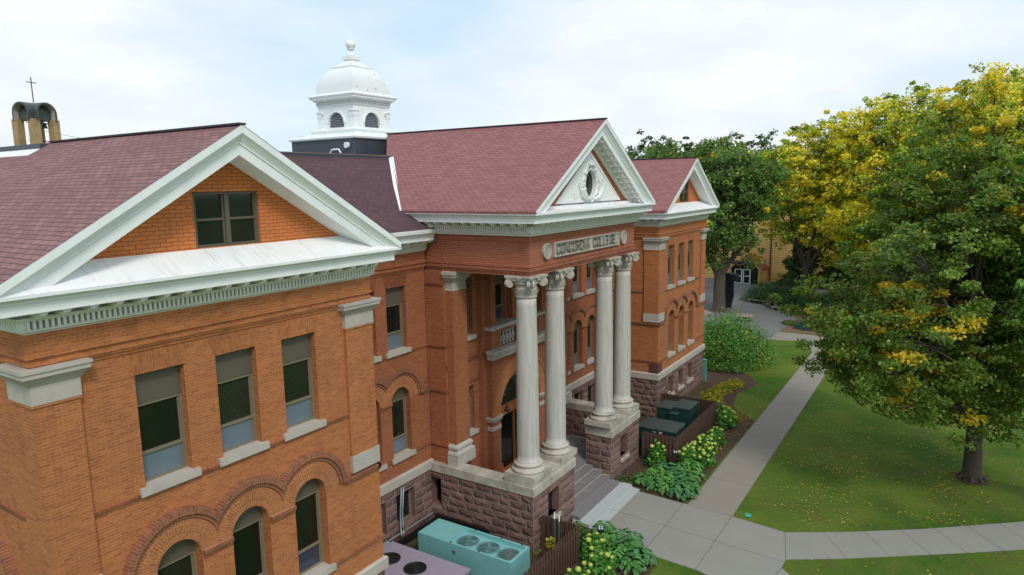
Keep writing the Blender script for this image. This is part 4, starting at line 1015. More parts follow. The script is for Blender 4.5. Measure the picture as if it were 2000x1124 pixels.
fn_.lathe([(0.22, 23.09), (0.24, 23.14), (0.23, 23.22), (0.12, 23.30), (0.07, 23.36), (0.13, 23.42), (0.21, 23.47), (0.21, 23.50), (0.14, 23.52)]+[(0.27*math.sin(t), 23.72-0.27*math.cos(t)) for t in [0.55+2.55*k/12 for k in range(13)]], CX, CY, 24)
fn_.build('finial', M_white, BLD)
# roof vents, deck drain head
for vx, vy, vz in ((21.0, 15.4, 18.50), (25.2, 11.9, 18.6)):
    v_ = MB(); v_.box(vx-0.30, vy-0.30, vz+0.02, vx+0.30, vy+0.30, vz+0.16); v_.box(vx-0.25, vy-0.25, vz-0.4, vx+0.25, vy+0.25, vz+0.02); v_.build('roof_vent', [M_white], BLD)
dl = MB(); dl.tube([(20.45, 11.5, 17.95), (20.3, 11.5, 17.95)], 0.16, 16); dl.tube([(20.4, 12.0, 17.55), (20.35, 12.1, 17.75), (20.35, 12.6, 17.75), (20.35, 12.8, 17.5)], 0.05, 8); dl.build('roof_drain', M_white, BLD)

# ---- columns
def capital(mb, cx_, cy_, zt):
    z = zt
    # abacus with concave sides
    def conc(r_, dip, z0, z1):
        pts = []
        for i in range(4):
            t0 = math.pi/4+i*math.pi/2; a = Vector((math.cos(t0), math.sin(t0)))*r_*1.414; t1 = t0+math.pi/2; b = Vector((math.cos(t1), math.sin(t1)))*r_*1.414
            tn = Vector((-math.sin(t0), math.cos(t0)))
            a2 = a+(b-a).normalized()*0.07; b2 = b-(b-a).normalized()*0.07
            nn = -((a+b)/2).normalized()
            for k in range(7):
                q = k/6; p = a2.lerp(b2, q)+nn*dip*math.sin(math.pi*q); pts.append((cx_+p.x, cy_+p.y))
        mb.prism(pts, lambda a, b, d: (a, b, d), z0, z1)
    conc(0.70, 0.13, z-0.07, z); conc(0.66, 0.13, z-0.14, z-0.07)
    mb.lathe([(0.42, z-0.95), (0.46, z-0.93), (0.46, z-0.87), (0.44, z-0.85), (0.46, z-0.60), (0.47, z-0.52), (0.44, z-0.50), (0.47, z-0.40), (0.52, z-0.36), (0.54, z-0.28), (0.50, z-0.20), (0.48, z-0.14)], cx_, cy_, 28)
    # band of leaves
    for k in range(16):
        t = 2*math.pi*k/16; r_ = 0.465
        for (dt, zz0, zz1, w0) in ((0, z-0.84, z-0.60, 0.06), (math.pi/16, z-0.72, z-0.54, 0.05)):
            u = Vector((math.cos(t+dt), math.sin(t+dt), 0)); s0 = Vector((-u.y, u.x, 0)); c0 = Vector((cx_, cy_, 0))+u*r_
            P = [c0-s0*0.02+Vector((0, 0, zz0)), c0+s0*0.02+Vector((0, 0, zz0)), c0+s0*w0+u*0.02+Vector((0, 0, (zz0+zz1)/2)), c0+u*0.07+Vector((0, 0, zz1)), c0-s0*w0+u*0.02+Vector((0, 0, (zz0+zz1)/2)), c0+u*0.045+Vector((0, 0, (zz0+zz1)/2))]
            mb.add(P, [(0, 1, 2, 5), (5, 2, 3), (5, 3, 4), (0, 5, 4)])
    # diagonal volutes, a pair meeting at each corner
    for i in range(4):
        t = math.pi/4+i*math.pi/2; u = Vector((math.cos(t), math.sin(t), 0))
        for sgn in (-1, 1):
            # each volute lies nearly parallel to the adjoining face
            face = Vector((u.x, 0, 0)).normalized() if sgn > 0 else Vector((0, u.y, 0)).normalized()   # direction along face towards corner
            nrm = Vector((0, u.y, 0)).normalized() if sgn > 0 else Vector((u.x, 0, 0)).normalized()
            dirf = (face*0.92+nrm*0.38).normalized(); nf = (nrm*0.92-face*0.38).normalized()
            c0 = Vector((cx_, cy_, z-0.33))+face*0.54+nrm*0.50
            pts = []; rads = []
            for k in range(40):
                q = k/39; a = math.pi/2-q*2*math.pi*2.2; r_ = 0.185*(1-q*0.84)
                pts.append(c0+dirf*r_*math.cos(a)+Vector((0, 0, r_*math.sin(a)))+nf*0.03*q); rads.append(0.034*(1-q*0.35))
            mb.tube(pts, rads, 6)
            mb.prism([(0.165*math.cos(2*math.pi*k/18), 0.165*math.sin(2*math.pi*k/18)) for k in range(18)], lambda a, b, d: tuple(c0+dirf*a+Vector((0, 0, b))+nf*d), -0.09, -0.022)
            # band from the volute to the middle of the face
            mid = Vector((cx_, cy_, z-0.22))+nrm*0.50
            st_ = c0+Vector((0, 0, 0.17)); mb.tube([st_, st_.lerp(mid, 0.5)+Vector((0, 0, 0.0)), mid], [0.05, 0.055, 0.05], 6)
    for i in range(4):
        t = i*math.pi/2; u = Vector((math.cos(t), math.sin(t), 0)); c0 = Vector((cx_, cy_, z-0.12))+u*0.56
        for k in range(5):
            a = (k-2)*0.5; s0 = Vector((-u.y, u.x, 0)); mb.tube([c0-Vector((0, 0, 0.10)), c0+s0*math.sin(a)*0.12+Vector((0, 0, 0.10*math.cos(a)-0.02))+u*0.03], [0.03, 0.035], 5)
colx = [18.05, 20.48, 25.72, 28.10]; coly = -1.02
proto = None
for i, x in enumerate(colx):
    zt = 11.985
    if proto is None:
        s_ = MB(); pr = []
        zb0, zb1 = 3.86, zt-0.95
        for k in range(25):
            q = k/24; pr.append((0.49-0.07*(max(0, q-0.25)/0.75)**1.4, zb0+(zb1-zb0)*q))
        s_.lathe([(0.50, zb0-0.04), (0.51, zb0)]+pr, x, coly, 40)
        sh = s_.build('column', M_col, BLD); 
        b = MB()
        b.lathe([(0.66, 3.40)]+[(0.66+0.085*math.sin(t), 3.49-0.085*math.cos(t)) for t in [math.pi*k/8 for k in range(9)]]+[(0.60, 3.585), (0.575, 3.63), (0.58, 3.68), (0.60, 3.69)]+[(0.595+0.05*math.sin(t), 3.745-0.05*math.cos(t)) for t in [math.pi*k/6 for k in range(7)]]+[(0.53, 3.80), (0.51, 3.83)], x, coly, 40)
        b.box(x-0.78, coly-0.74, 3.15, x+0.78, coly+0.74, 3.41); ba = b.build('column_base', M_limec, sh)
        c_ = MB(); capital(c_, x, coly, zt); ca_ = c_.build('capital', M_lime, sh)
        proto = (sh, ba, ca_)
    else:
        sh = proto[0].copy(); C.objects.link(sh); sh.location.x = x-colx[0]
        for ch in proto[1:]:
            o = ch.copy(); C.objects.link(o); o.parent = sh
# ---- pedestals, low side walls, porch floor and steps
QY = -1.77
for (q0, q1, side) in ((17.21, 21.12, -1), (25.16, 29.04, 1)):
    fm = MB(); cols = {}; cp = MB()
    oc_ = (1.28, 2.30) if side < 0 else (1.2, 2.2)
    stone_wall(fm, cols, (q0+0.06, QY+0.06), (q1-0.06, QY+0.06), 0, 2.55, (0, -1), [(oc_[0], oc_[1], 0.98, 2.2)], seed=20+side)
    stone_wall(fm, cols, (q0+0.06, QY+0.06), (q0+0.06, (LY if side < 0 else -0.25)), 0, 2.55, (-1, 0), [(5.0, 5.6, 0.9, 2.3)] if side < 0 else [], seed=30+side)
    stone_wall(fm, cols, (q1-0.06, QY+0.06), (q1-0.06, (-0.25 if side < 0 else LY)), 0, 2.55, (1, 0), seed=40+side)
    stone_wall(fm, cols, (q0+0.06, -0.25), (q1-0.06, -0.25), 0.9, 2.55, (0, 1), seed=50+side)
    # caps
    cp.box(q0, QY, 2.55, q1, -0.20, 2.965)
    xa_, xb_ = (q0, q0+0.75) if side < 0 else (q1-0.75, q1)
    cp.box(xa_, -0.20, 2.56, xb_, LY, 2.965)
    cp.box(q0+0.06, QY+0.06, 2.965, q1-0.06, -0.24, 3.16)
    fx0 = q0+0.70 if side < 0 else q1-0.70
    stone_wall(fm, cols, (fx0, -0.25), (fx0, LY-1.0), 0.9, 2.55, (1 if side < 0 else -1, 0), seed=60+side)
    x_ = q0+(oc_[0]+oc_[1])/2+0.06
    cp.box(x_-0.52, QY-0.06, 0.78, x_+0.52, QY+0.5, 0.98)
    nb = MB(); nb.box(x_-0.52, QY+0.45, 0.98, x_+0.52, QY+0.5, 2.2); nb.build('cellar_opening', M_black, BLD)
    ped_ = build_stone(fm, cols, 'portico_pedestal', BLD)
    cpo = cp.build('coping', M_limec, ped_)
    mod = cpo.modifiers.new('b', 'BEVEL'); mod.width = 0.02; mod.segments = 2
fl = MB(); fl.box(17.9, -0.23, 0.7, 28.35, BY+0.5, 1.0); fl.build('porch_floor', M_porch, BLD)
tiers = [(0.83, -0.70), (0.67, -1.19), (0.50, -1.65)]
for k, (z, y) in enumerate(tiers):
    yp = -0.23 if k == 0 else tiers[k-1][1]
    s_ = MB(); s_.box(21.10, y, 0.2, 25.18, yp+0.02, z)
    s_.build('stone_step', M_step, BLD)
    j = MB(); j.box(21.10, yp-0.035, z, 25.18, yp+0.0, z+0.006); j.box(22.9+0.5*(k % 2), y, z, 22.92+0.5*(k % 2), yp, z+0.006); j.box(25.14, y, z+0.0, 25.2, yp, z+0.012); j.build('step_joint', M_lime, BLD)
s_ = MB(); s_.box(20.55, -2.22, 0.17, 25.10, -1.63, 0.36); s_.build('stone_step', M_step, BLD)
s_ = MB(); s_.box(20.45, -2.80, 0.0, 25.45, -1.9, 0.17); s_.build('concrete_step', M_concl, BLD)
lm = MB(); lm.tube([(21.0, EY-0.02, 4.95), (21.0, EY-0.3, 5.05), (21.0, EY-0.42, 4.95)], 0.025, 6); lm.lathe([(0.02, 4.95), (0.10, 4.86), (0.14, 4.72), (0.16, 4.66)], 21.0, EY-0.42, 14); lm.build('wall_lamp', M_black, BLD)

# ------------------------------------------------------------------ ground, paths, beds
def sheet(name, poly, z, mat, label=None, kind='structure', thick=0.0, parent=None):
    m = MB(); pts = [tuple(p) for p in poly]
    if thick: m.prism(pts, lambda a, b, d: (a, b, d), z-thick, z)
    else:
        tri = tessellate_polygon([[Vector((a, b, 0)) for a, b in pts]])
        m.add([(a, b, z) for a, b in pts], [tuple(t) for t in tri])
    o = m.build(name, mat, parent)
    if not thick:
        for p in o.data.polygons:
            if p.normal.z < 0: p.flip()
        o.data.update()
    if kind and not parent: tag(o, label, None, None, kind)
    return o
sheet('lawn', [(-1500, -1500), (1500, -1500), (1500, 1500), (-1500, 1500)], 0.0, M_grass)
def wob(pts, amp=0.12, step=0.7, seed=1, closed=False):
    rnd = random.Random(seed); o = []
    for i in range(len(pts) if closed else len(pts)-1):
        a = Vector(pts[i]); b = Vector(pts[(i+1) % len(pts)]); n = max(1, int((b-a).length/step))
        for k in range(n): p = a.lerp(b, k/n); o.append((p.x+rnd.uniform(-amp, amp), p.y+rnd.uniform(-amp, amp)))
    if not closed: o.append(pts[-1])
    return o
sheet('mulch_bed', [(25.3, -2.4), (25.1, -5.75), (32, -5.80), (38.6, -5.82)]+wob([(38.9, -5.8), (40.2, -4.4), (41.6, -3.64), (44.2, -3.32), (47.6, -4.01), (50.1, -2.6), (51.5, 0.5), (49, 3.0)], 0.08)+[(45.9, 3.0), (45.9, -0.2), (36.1, -0.2), (29.0, -0.2)], 0.022, M_mulch)
sheet('mulch_bed', [(20.8, -2.6), (20.3, -3.5), (19.74, -5.7)]+wob([(19.6, -6.2), (18.6, -6.5), (16.5, -6.7), (13.0, -6.9), (9, -6.8)], 0.06)+[(9, -3.5), (17.0, -3.5), (17.2, -1.9), (20.8, -1.9)], 0.022, M_mulch)
sheet('service_yard', [(9.85, -3.58), (17.2, -3.58), (17.2, 3.9), (9.85, 3.9)], 0.02, M_soil)
sheet('service_yard', [(29.1, -3.75), (36.7, -3.75), (36.2, -0.1), (36.1, 3.9), (29.1, 3.9)], 0.024, M_soil)
sheet('path', [(20.35, -3.3), (25.13, -3.25), (25.0, -5.92), (24.87, -8.1), (24.59, -10.54), (22.27, -11.0), (21.98, -11.01), (21.48, -10.99), (21.15, -11.37), (17.5, -20.0), (14.5, -19.5), (19.2, -10.5), (19.44, -8.52), (19.58, -8.06), (19.72, -5.7)], 0.035, M_conc2, thick=0.1)
sheet('path', [(24.99, -5.92), (60.0, -5.95), (66.0, -5.3), (66.0, -3.6), (60.0, -8.0), (24.86, -8.1)][:2]+[(66, -4.2), (66, -5.7), (58, -8.1), (24.86, -8.1)], 0.032, M_conc, thick=0.1)
sheet('path', [(24.59, -10.54), (25.97, -12.81), (28.02, -15.71), (29.57, -17.67), (31.2, -19.66), (36, -25), (33.2, -25.4), (28.28, -19.46), (26.89, -17.62), (25.56, -15.8), (23.61, -13.1), (22.27, -11.0)], 0.034, M_conc2, thick=0.1)
sheet('landing_strip', [(20.4, -2.79), (25.42, -2.79), (25.35, -3.28), (20.35, -3.32)], 0.05, M_concl, thick=0.1)
jm = MB()
def joint(a, b, w_=0.022, z=0.037):
    a = Vector(a); b = Vector(b); d = (b-a).normalized(); n = Vector((-d.y, d.x))*w_/2
    jm.add([(a.x-n.x, a.y-n.y, z), (b.x-n.x, b.y-n.y, z), (b.x+n.x, b.y+n.y, z), (a.x+n.x, a.y+n.y, z)], [(0, 1, 2, 3)])
for a, b in (((19.74, -5.7), (25.0, -5.7)), ((19.6, -8.04), (24.86, -8.08)), ((22.56, -3.36), (22.0, -11.0)), ((24.58, -10.54), (22.3, -11.0)), ((24.95, -5.9), (24.88, -8.1)), ((21.48, -10.99), (20.2, -10.83)), ((22.6, -2.8), (22.56, -3.3))): joint(a, b, z=0.052 if a[1] > -3 else 0.0375)
for k in range(9):
    x = 28.7+k*3.7; joint((x, -5.95), (x, -8.1), 0.018, 0.0345)
ed = [(24.59, -10.54), (25.97, -12.81), (28.02, -15.71), (29.57, -17.67), (31.2, -19.66), (34, -23)]; ei = [(22.27, -11.0), (23.61, -13.1), (25.56, -15.8), (26.89, -17.62), (28.28, -19.46), (31, -22.8)]
for i, (xa_, ya_) in enumerate(((25.5, -12.0), (26.5, -13.55), (27.45, -14.9), (28.4, -16.15), (29.4, -17.45), (30.4, -18.7), (31.5, -20.0))):
    n_ = Vector((-0.83, -0.52)) if i < 2 else Vector((-0.80, -0.58)); joint((xa_, ya_), (xa_+n_.x*2.3, ya_+n_.y*2.3), 0.02, 0.037)
tag(jm.build('path_joint', M_joint), None, None, None, 'structure')
# far court, side path, paver patch
sheet('plaza', [(62.5, -1.5), (67.6, -1.4), (75.0, -1.9), (79.0, -0.6), (82.0, 2.2), (84.5, 5.8), (93.0, 6.2), (95.0, 2.0), (95.5, -40), (99.0, -40), (99.0, 6.5), (104.4, 7.0), (104.4, 40), (60, 40), (60, 6)], 0.03, M_conc3, thick=0.1)
sheet('path', [(63.5, -1.5), (67.6, -1.38), (67.5, -5.3), (69, -12), (74, -40), (70, -40), (65.3, -12), (64.6, -5.3)], 0.033, M_conc, thick=0.1)
sheet('paver_patch', [(68, 8), (75.5, 7.6), (77, 12.5), (69, 14)], 0.036, simple('pinkish_pavers', (0.33, 0.23, 0.20), 0.9, var=0.25, vs=4))
sheet('mulch_bed', wob([(84.3, 5.6), (82.0, 2.0), (79.0, -0.7), (75, -2.0), (68.0, -1.5), (68.2, -5.6), (78, -9), (90, -10), (94.5, -2), (92.5, 5.6)], 0.15, 2.0, closed=True), 0.016, simple('pale_bark_mulch', (0.17, 0.095, 0.06), 0.95, var=0.4, vs=6, bump=0.5))
sheet('mulch_bed', wob([(99.2, 7), (99.2, -12), (104.3, -12), (104.3, 7)], 0.1, 2.0, closed=True), 0.018, M_mulch)
jm = MB()
for (a, b) in (((66, 3), (100, 9)), ((64, 0.5), (79, 12)), ((70, -1.6), (90, 14)), ((77, -1), (78, 20)), ((90, 6.2), (90, 25))): joint(a, b, 0.05, 0.0385)
tag(jm.build('path_joint', M_joint), None, None, None, 'structure')

# ------------------------------------------------------------------ foliage
def leaf_mesh(name, cen, out, size, asp, col, parent=None, droop=0.3, mat=None, rng=RNG, spread=0.9, smin=0.7, smax=1.3):
    """cen Nx3 positions, out Nx3 preferred facing, size leaf length, col Nx3"""
    n = len(cen); nrm = out+rng.normal(0, spread, (n, 3)); nrm /= np.linalg.norm(nrm, axis=1)[:, None]+1e-9
    t = rng.normal(0, 1, (n, 3)); t[:, 2] -= droop; t -= nrm*(t*nrm).sum(1)[:, None]; t /= np.linalg.norm(t, axis=1)[:, None]+1e-9
    b = np.cross(nrm, t); sz = size*rng.uniform(smin, smax, (n, 1)); w_ = sz*asp
    v = np.empty((n, 4, 3)); v[:, 0] = cen-t*sz*0.5; v[:, 1] = cen+b*w_*0.5+nrm*w_*0.12; v[:, 2] = cen+t*sz*0.5; v[:, 3] = cen-b*w_*0.5+nrm*w_*0.12
    me = bpy.data.meshes.new(name); me.vertices.add(n*4); me.loops.add(n*4); me.polygons.add(n)
    me.vertices.foreach_set('co', v.reshape(-1).astype(np.float32)); me.loops.foreach_set('vertex_index', np.arange(n*4, dtype=np.int32))
    me.polygons.foreach_set('loop_start', np.arange(0, n*4, 4, dtype=np.int32)); me.polygons.foreach_set('loop_total', np.full(n, 4, np.int32))
    ca = me.color_attributes.new('Col', 'FLOAT_COLOR', 'POINT'); c4 = np.ones((n, 4, 4), np.float32); c4[:, :, :3] = np.clip(col, 0, 1)[:, None, :]
    ca.data.foreach_set('color', c4.reshape(-1)); me.materials.append(mat or M_leaf); me.update(); me.validate()
    o = bpy.data.objects.new(name, me); C.objects.link(o)
    if parent: o.parent = parent
    return o
def lump(p, f, seed):      # cheap smooth value field in -1..1
    return (np.sin(p[:, 0]*f+seed)+np.sin(p[:, 1]*f*1.13+seed*1.7)+np.sin(p[:, 2]*f*0.9+seed*2.3)+np.sin((p[:, 0]+p[:, 2])*f*1.9+seed))/4
VD = np.array([0.84, 0.54, 0.0])
def tree(name, label, group, base, lobes, green, yellow, yfrac, nclump, nleaf, lsize, trunk_r, seed, cl_r=0.75, fork=4.0, asp=0.62, low=1.0, sub=0.35, flat=0.6):
    rng = np.random.default_rng(seed); rnd = random.Random(seed)
    root = empty(name, (0, 0, 0)); tag(root, label, 'tree', group)
    L = [np.array(l) for l in lobes]; c0 = np.mean([l[:3] for l in L], axis=0)
    Rc = max(math.dist(l[:3], c0)+l[3]*0.6 for l in L); ex = []
    for l in L:
        dd = np.linalg.norm((l[:3]-c0)*np.array([1, 1, 0.8])); h = 0.46*math.sqrt(max(0.0, Rc*Rc-dd*dd))*0.8
        if h > 0.8:
            for s0 in (-1, 1):
                q = l.copy(); q[:3] += VD*s0*h*rnd.uniform(0.7, 1.1)+rng.normal(0, 0.4, 3); q[3] *= 0.8; ex.append(q)
    AL = L+ex
    ar = np.array([l[3]**2 for l in AL]); ar /= ar.sum()
    cnt = rng.multinomial(nclump, ar); cc = []
    for l, k in zip(AL, cnt):
        d = rng.normal(0, 1, (k, 3)); d /= np.linalg.norm(d, axis=1)[:, None]
        r_ = l[3]*(rng.uniform(0.25, 1.0, (k, 1))**0.45)
        cc.append(l[:3]+d*r_*np.array([1, 1, 0.92]))
    cc = np.concatenate(cc); cc = cc[cc[:, 2] > low]
    crad = cl_r*rng.uniform(0.6, 1.3, len(cc)); spr = rng.uniform(0, 1, len(cc)) < 0.16; dv = cc-c0; dn_ = np.linalg.norm(dv, axis=1)[:, None]; dv = dv/dn_; dv[:, 2] = np.abs(dv[:, 2])*0.6+0.25
    cc[spr] += dv[spr]*rng.uniform(0.5, 1.6, (int(spr.sum()), 1))*cl_r*1.3; crad[spr] *= 0.6
    # leaves
    n = len(cc)*nleaf; idx = np.repeat(np.arange(len(cc)), nleaf)
    d = rng.normal(0, 1, (n, 3)); d /= np.linalg.norm(d, axis=1)[:, None]
    rad = crad[idx][:, None]
    P = cc[idx]+d*rad*(rng.uniform(0, 1, (n, 1))**0.5)*np.array([1, 1, flat])
    out = (P-c0); out /= np.linalg.norm(out, axis=1)[:, None]; out[:, 2] += 0.5
    yl = lump(cc, 0.55, seed)*0.6+lump(cc, 1.7, seed+3)*0.35+rng.normal(0, 0.28, len(cc))
    thr = np.quantile(yl, 1-yfrac) if yfrac > 0 else 9
    isy = (yl > thr)[idx]; flip = rng.uniform(0, 1, n) < (0.13 if yfrac > 0.2 else 0.015); isy = isy ^ flip
    g = np.array(green); y = np.array(yellow); br = (1+rng.normal(0, 0.20, len(cc)))[idx][:, None]*rng.uniform(0.7, 1.3, (n, 1))
    col = np.where(isy[:, None], y*rng.uniform(0.7, 1.15, (n, 1)), g*br)
    tint = rng.uniform(0, 1, (n, 1)); col = col*(1+np.array([0.35, 0.1, -0.2])*(tint-0.5)*1.2)
    leaf_mesh('crown', P, out, lsize, asp, np.clip(col, 0.004, 0.9), root, rng=rng)
    # trunk, limbs to the lobes, twigs to the clumps
    m = MB(); bx, by = base; f = Vector((bx, by, fork)); z = 0
    m.tube([(bx, by, -0.1), (bx, by, 0.35), (bx+0.03, by, 1.2), (bx-0.05, by+0.04, fork*0.6), f], [trunk_r*1.22, trunk_r*1.08, trunk_r*0.98, trunk_r*0.92, trunk_r*0.9], 14)
    for k in range(6):
        t = k*1.05+rnd.uniform(-0.3, 0.3); m.tube([(bx+math.cos(t)*trunk_r*1.7, by+math.sin(t)*trunk_r*1.7, -0.08), (bx+math.cos(t)*trunk_r*0.85, by+math.sin(t)*trunk_r*0.85, 0.28)], [trunk_r*0.22, trunk_r*0.25], 6)
    lead = Vector((c0[0], c0[1], c0[2]+1)); mids = []
    nl = len(AL)
    pts_ = [Vector(l[:3]) for l in AL]; seeds = [max(pts_, key=lambda p: p.z)]
    while len(seeds) < min(5, len(pts_)): seeds.append(max(pts_, key=lambda p: min((p-q).length for q in seeds)))
    grp = [[] for _ in seeds]
    for p in pts_: grp[min(range(len(seeds)), key=lambda k: (p-seeds[k]).length)].append(p)
    for k, gpts in enumerate(grp):
        mean = sum(gpts, Vector((0, 0, 0)))/len(gpts); pr = f.lerp(mean, 0.52); pr.z = max(pr.z, fork+0.3); bend = Vector((rnd.uniform(-.3, .3), rnd.uniform(-.3, .3), -0.25))
        r0 = trunk_r*(0.68 if k == 0 else 0.55)
        m.tube([f-Vector((0, 0, 0.35)), f.lerp(pr, 0.35)+bend*0.5, f.lerp(pr, 0.7)+bend*0.6, pr], [r0, r0*0.9, r0*0.78, r0*0.68], 9)
        for e in gpts:
            md = pr.lerp(e, 0.5)+Vector((rnd.uniform(-.5, .5), rnd.uniform(-.5, .5), rnd.uniform(-0.5, 0.1))); r1 = r0*0.5
            m.tube([pr, pr.lerp(md, 0.5)+Vector((rnd.uniform(-.2, .2), rnd.uniform(-.2, .2), 0)), md, md.lerp(e, 0.6)+Vector((rnd.uniform(-.2, .2), rnd.uniform(-.2, .2), 0.1)), e], [r1, r1*0.8, r1*0.6, r1*0.38, r1*0.15], 7)
            mids.append((md, e))
    sel = rng.choice(len(cc), int(len(cc)*sub), replace=False)
    E_ = np.array([list(x[1]) for x in mids]); 
    for i in sel:
        p = cc[i]; j = int(np.argmin(((E_-p)**2).sum(1))); a, b = mids[j]; s0 = a.lerp(b, rnd.uniform(0, 1)); e = Vector(p)
        m.tube([s0, s0.lerp(e, 0.5)+Vector((rnd.uniform(-.15, .15), rnd.uniform(-.15, .15), rnd.uniform(-.1, .15))), e], [0.05*trunk_r/0.4, 0.035*trunk_r/0.4, 0.012], 4, cap=False)
    m.build('trunk', M_bark, root, fixn=False)
    return root
G_MAPLE = (0.128, 0.205, 0.028); Y_GOLD = (0.66, 0.50, 0.035)
tree('maple_tree', 'large dark green maple with yellow tufts standing on the near lawn beside the straight path', None, (35.5, -17.7),
 [(35.9, -16.0, 17.0, 2.2), (35.2, -15.3, 14.4, 2.5), (36.2, -17.3, 13.6, 3.5), (33.6, -13.8, 11.6, 2.7), (34.8, -15.9, 10.7, 3.6), (31.9, -11.9, 8.8, 2.5), (34.3, -14.9, 13.0, 2.0), (33.2, -14.1, 8.2, 3.1), (34.8, -16.8, 7.1, 3.4), (31.3, -11.6, 6.7, 1.6), (32.3, -13.4, 5.6, 1.8), (33.9, -16.1, 4.6, 2.2), (36.2, -18.4, 9.2, 3.1), (34.9, -17.9, 4.3, 1.9), (36.0, -19.1, 5.8, 2.4), (37.2, -18.8, 13.8, 2.9)],
 G_MAPLE, Y_GOLD, 0.08, 1260, 92, 0.20, 0.42, 21, cl_r=0.70, fork=3.2, low=2.2, flat=0.5)
tree('maple_tree', 'bright green maple cut by the right edge, in front of the dark maple', None, (33.2, -22.6),
 [(33.3, -19.8, 14.4, 2.2), (33.1, -20.4, 11.2, 2.4), (32.4, -19.1, 12.4, 1.2), (32.1, -19.4, 9.4, 1.3), (33.6, -19.7, 16.3, 1.5), (32.2, -20.1, 7.1, 1.4), (31.6, -19.8, 5.6, 0.9), (33.6, -21.7, 9.8, 2.8), (34, -23, 13, 2.8)],
 (0.165, 0.30, 0.055), Y_GOLD, 0.05, 620, 75, 0.22, 0.36, 22, cl_r=0.75, fork=3.5, low=2.2)
tree('elm_tree', 'dark green elm with a thick forked trunk rising behind the far brick wing', None, (76.2, 7.2),
 [(78.1, 8.5, 17.4, 3.9), (75.8, 11.5, 14.8, 3.5), (79.4, 5.7, 14.6, 3.3), (76.6, 9.3, 11.0, 3.6), (77.2, 7.4, 8.6, 2.2), (75.7, 9.8, 7.4, 2.2), (75.0, 13.8, 18.2, 2.4), (79.6, 4.6, 11.4, 1.7), (80.7, 4.3, 16.3, 2.2), (78.9, 4.6, 6.4, 1.1), (78.8, 5.0, 8.9, 1.2), (74.5, 16.5, 17.0, 2.8)],
 (0.120, 0.210, 0.046), Y_GOLD, 0.02, 1000, 56, 0.34, 0.75, 23, cl_r=0.95, fork=4.5, low=4.6, flat=0.8)
tree('locust_tree', 'tree turning yellow beside the yellow clapboard hall, trunk among the junipers', None, (87.0, -0.6),
 [(88.2, 2.2, 17.4, 4.0), (90.6, -1.0, 19.4, 4.4), (86.9, 3.0, 12.6, 3.3), (89.0, -0.3, 12.5, 4.0), (91.4, -3.5, 14.4, 4.6), (87.7, 0.5, 8.4, 2.3), (89.0, -3.4, 6.0, 2.0), (90.4, -3.8, 8.8, 3.0), (92.7, -4.3, 19.6, 4.0), (86.3, 2.7, 9.2, 1.2)],
 (0.26, 0.34, 0.035), (0.90, 0.70, 0.045), 0.34, 850, 44, 0.38, 0.42, 24, cl_r=0.95, fork=4.5, low=3.4, flat=0.5)
tree('locust_tree', 'golden yellow tree in the middle of the far tree group', None, (85.5, -9.0),
 [(85.3, -7.3, 21.2, 4.2), (87.3, -10.2, 22.3, 3.8), (84.6, -7.6, 15.6, 4.8), (86.9, -11.1, 15.6, 4.8), (83.5, -7.5, 9.9, 3.6), (82.3, -5.4, 10.8, 3.0), (85.9, -10.9, 10.8, 3.6), (90, -15, 19, 4.5)],
 (0.29, 0.37, 0.035), (0.92, 0.72, 0.045), 0.42, 950, 48, 0.36, 0.45, 25, cl_r=0.95, flat=0.68, fork=5.0, low=4.5)
tree('locust_tree', 'tallest yellow tree, its top highest of all at the right of the group', None, (71.5, -18.5),
 [(68.9, -15.3, 20.4, 2.8), (70.8, -18.0, 21.3, 3.7), (72.4, -20.3, 22.2, 3.7), (71.0, -19.5, 17.3, 4.2), (68.9, -16.4, 16.4, 3.2), (74.0, -23.1, 20.8, 4.6), (70.2, -16.7, 22.6, 1.6), (72.2, -19.4, 23.9, 1.6), (73, -24, 15, 4.5)],
 (0.25, 0.34, 0.035), (0.90, 0.70, 0.045), 0.32, 850, 52, 0.32, 0.48, 26, cl_r=0.9, flat=0.68, fork=6.5, low=11.0)
tree('understory_tree', 'small dark green tree round the trunk of the yellowing tree by the yellow hall', None, (89.5, 0.4), [(89.5, 0.6, 4.6, 1.8), (89.3, -1.4, 4.0, 1.7), (89.8, 1.8, 3.4, 1.3), (90, -0.2, 6.0, 1.4)], (0.045, 0.105, 0.03), Y_GOLD, 0.0, 170, 45, 0.26, 0.14, 28, cl_r=0.7, fork=1.6, low=0.6)
tree('understory_tree', 'small dark green tree right of the trunk, before the yellow hall', None, (91.0, -5.2), [(91.0, -5.2, 4.2, 2.2), (91.3, -7.0, 3.4, 2.0), (91, -3.8, 3.2, 1.5)], (0.05, 0.11, 0.03), Y_GOLD, 0.02, 190, 45, 0.26, 0.14, 29, cl_r=0.75, fork=1.4, low=0.5)
BGT = 'trees beyond the campus buildings'
def bgtree(label, x, y, h, r_, g, seed, yf=0.0, n=300):
    rnd = random.Random(seed); lb = [(x, y, h-r_*0.8, r_*0.9), (x+r_*0.5, y-r_*0.7, h-r_*1.3, r_*0.8), (x-r_*0.4, y+r_*0.8, h-r_*1.4, r_*0.8), (x, y, h*0.5, r_), (x+rnd.uniform(-1, 1), y-r_*0.6, h*0.4, r_*0.8), (x, y+r_*0.7, h*0.42, r_*0.8)]
    tree('background_tree', label, BGT, (x, y), lb, g, Y_GOLD, yf, n, 40, 0.55, 0.4, seed, cl_r=1.35, fork=h*0.25, low=h*0.15, sub=0.1)
bgtree('darkest distant tree just right of the portico gable', 124, 36, 24.2, 5.0, (0.035, 0.075, 0.02), 31)
bgtree('distant tree between the dark one and the elm, lighter green', 110, 25.5, 22.8, 4.5, (0.075, 0.13, 0.03), 32)
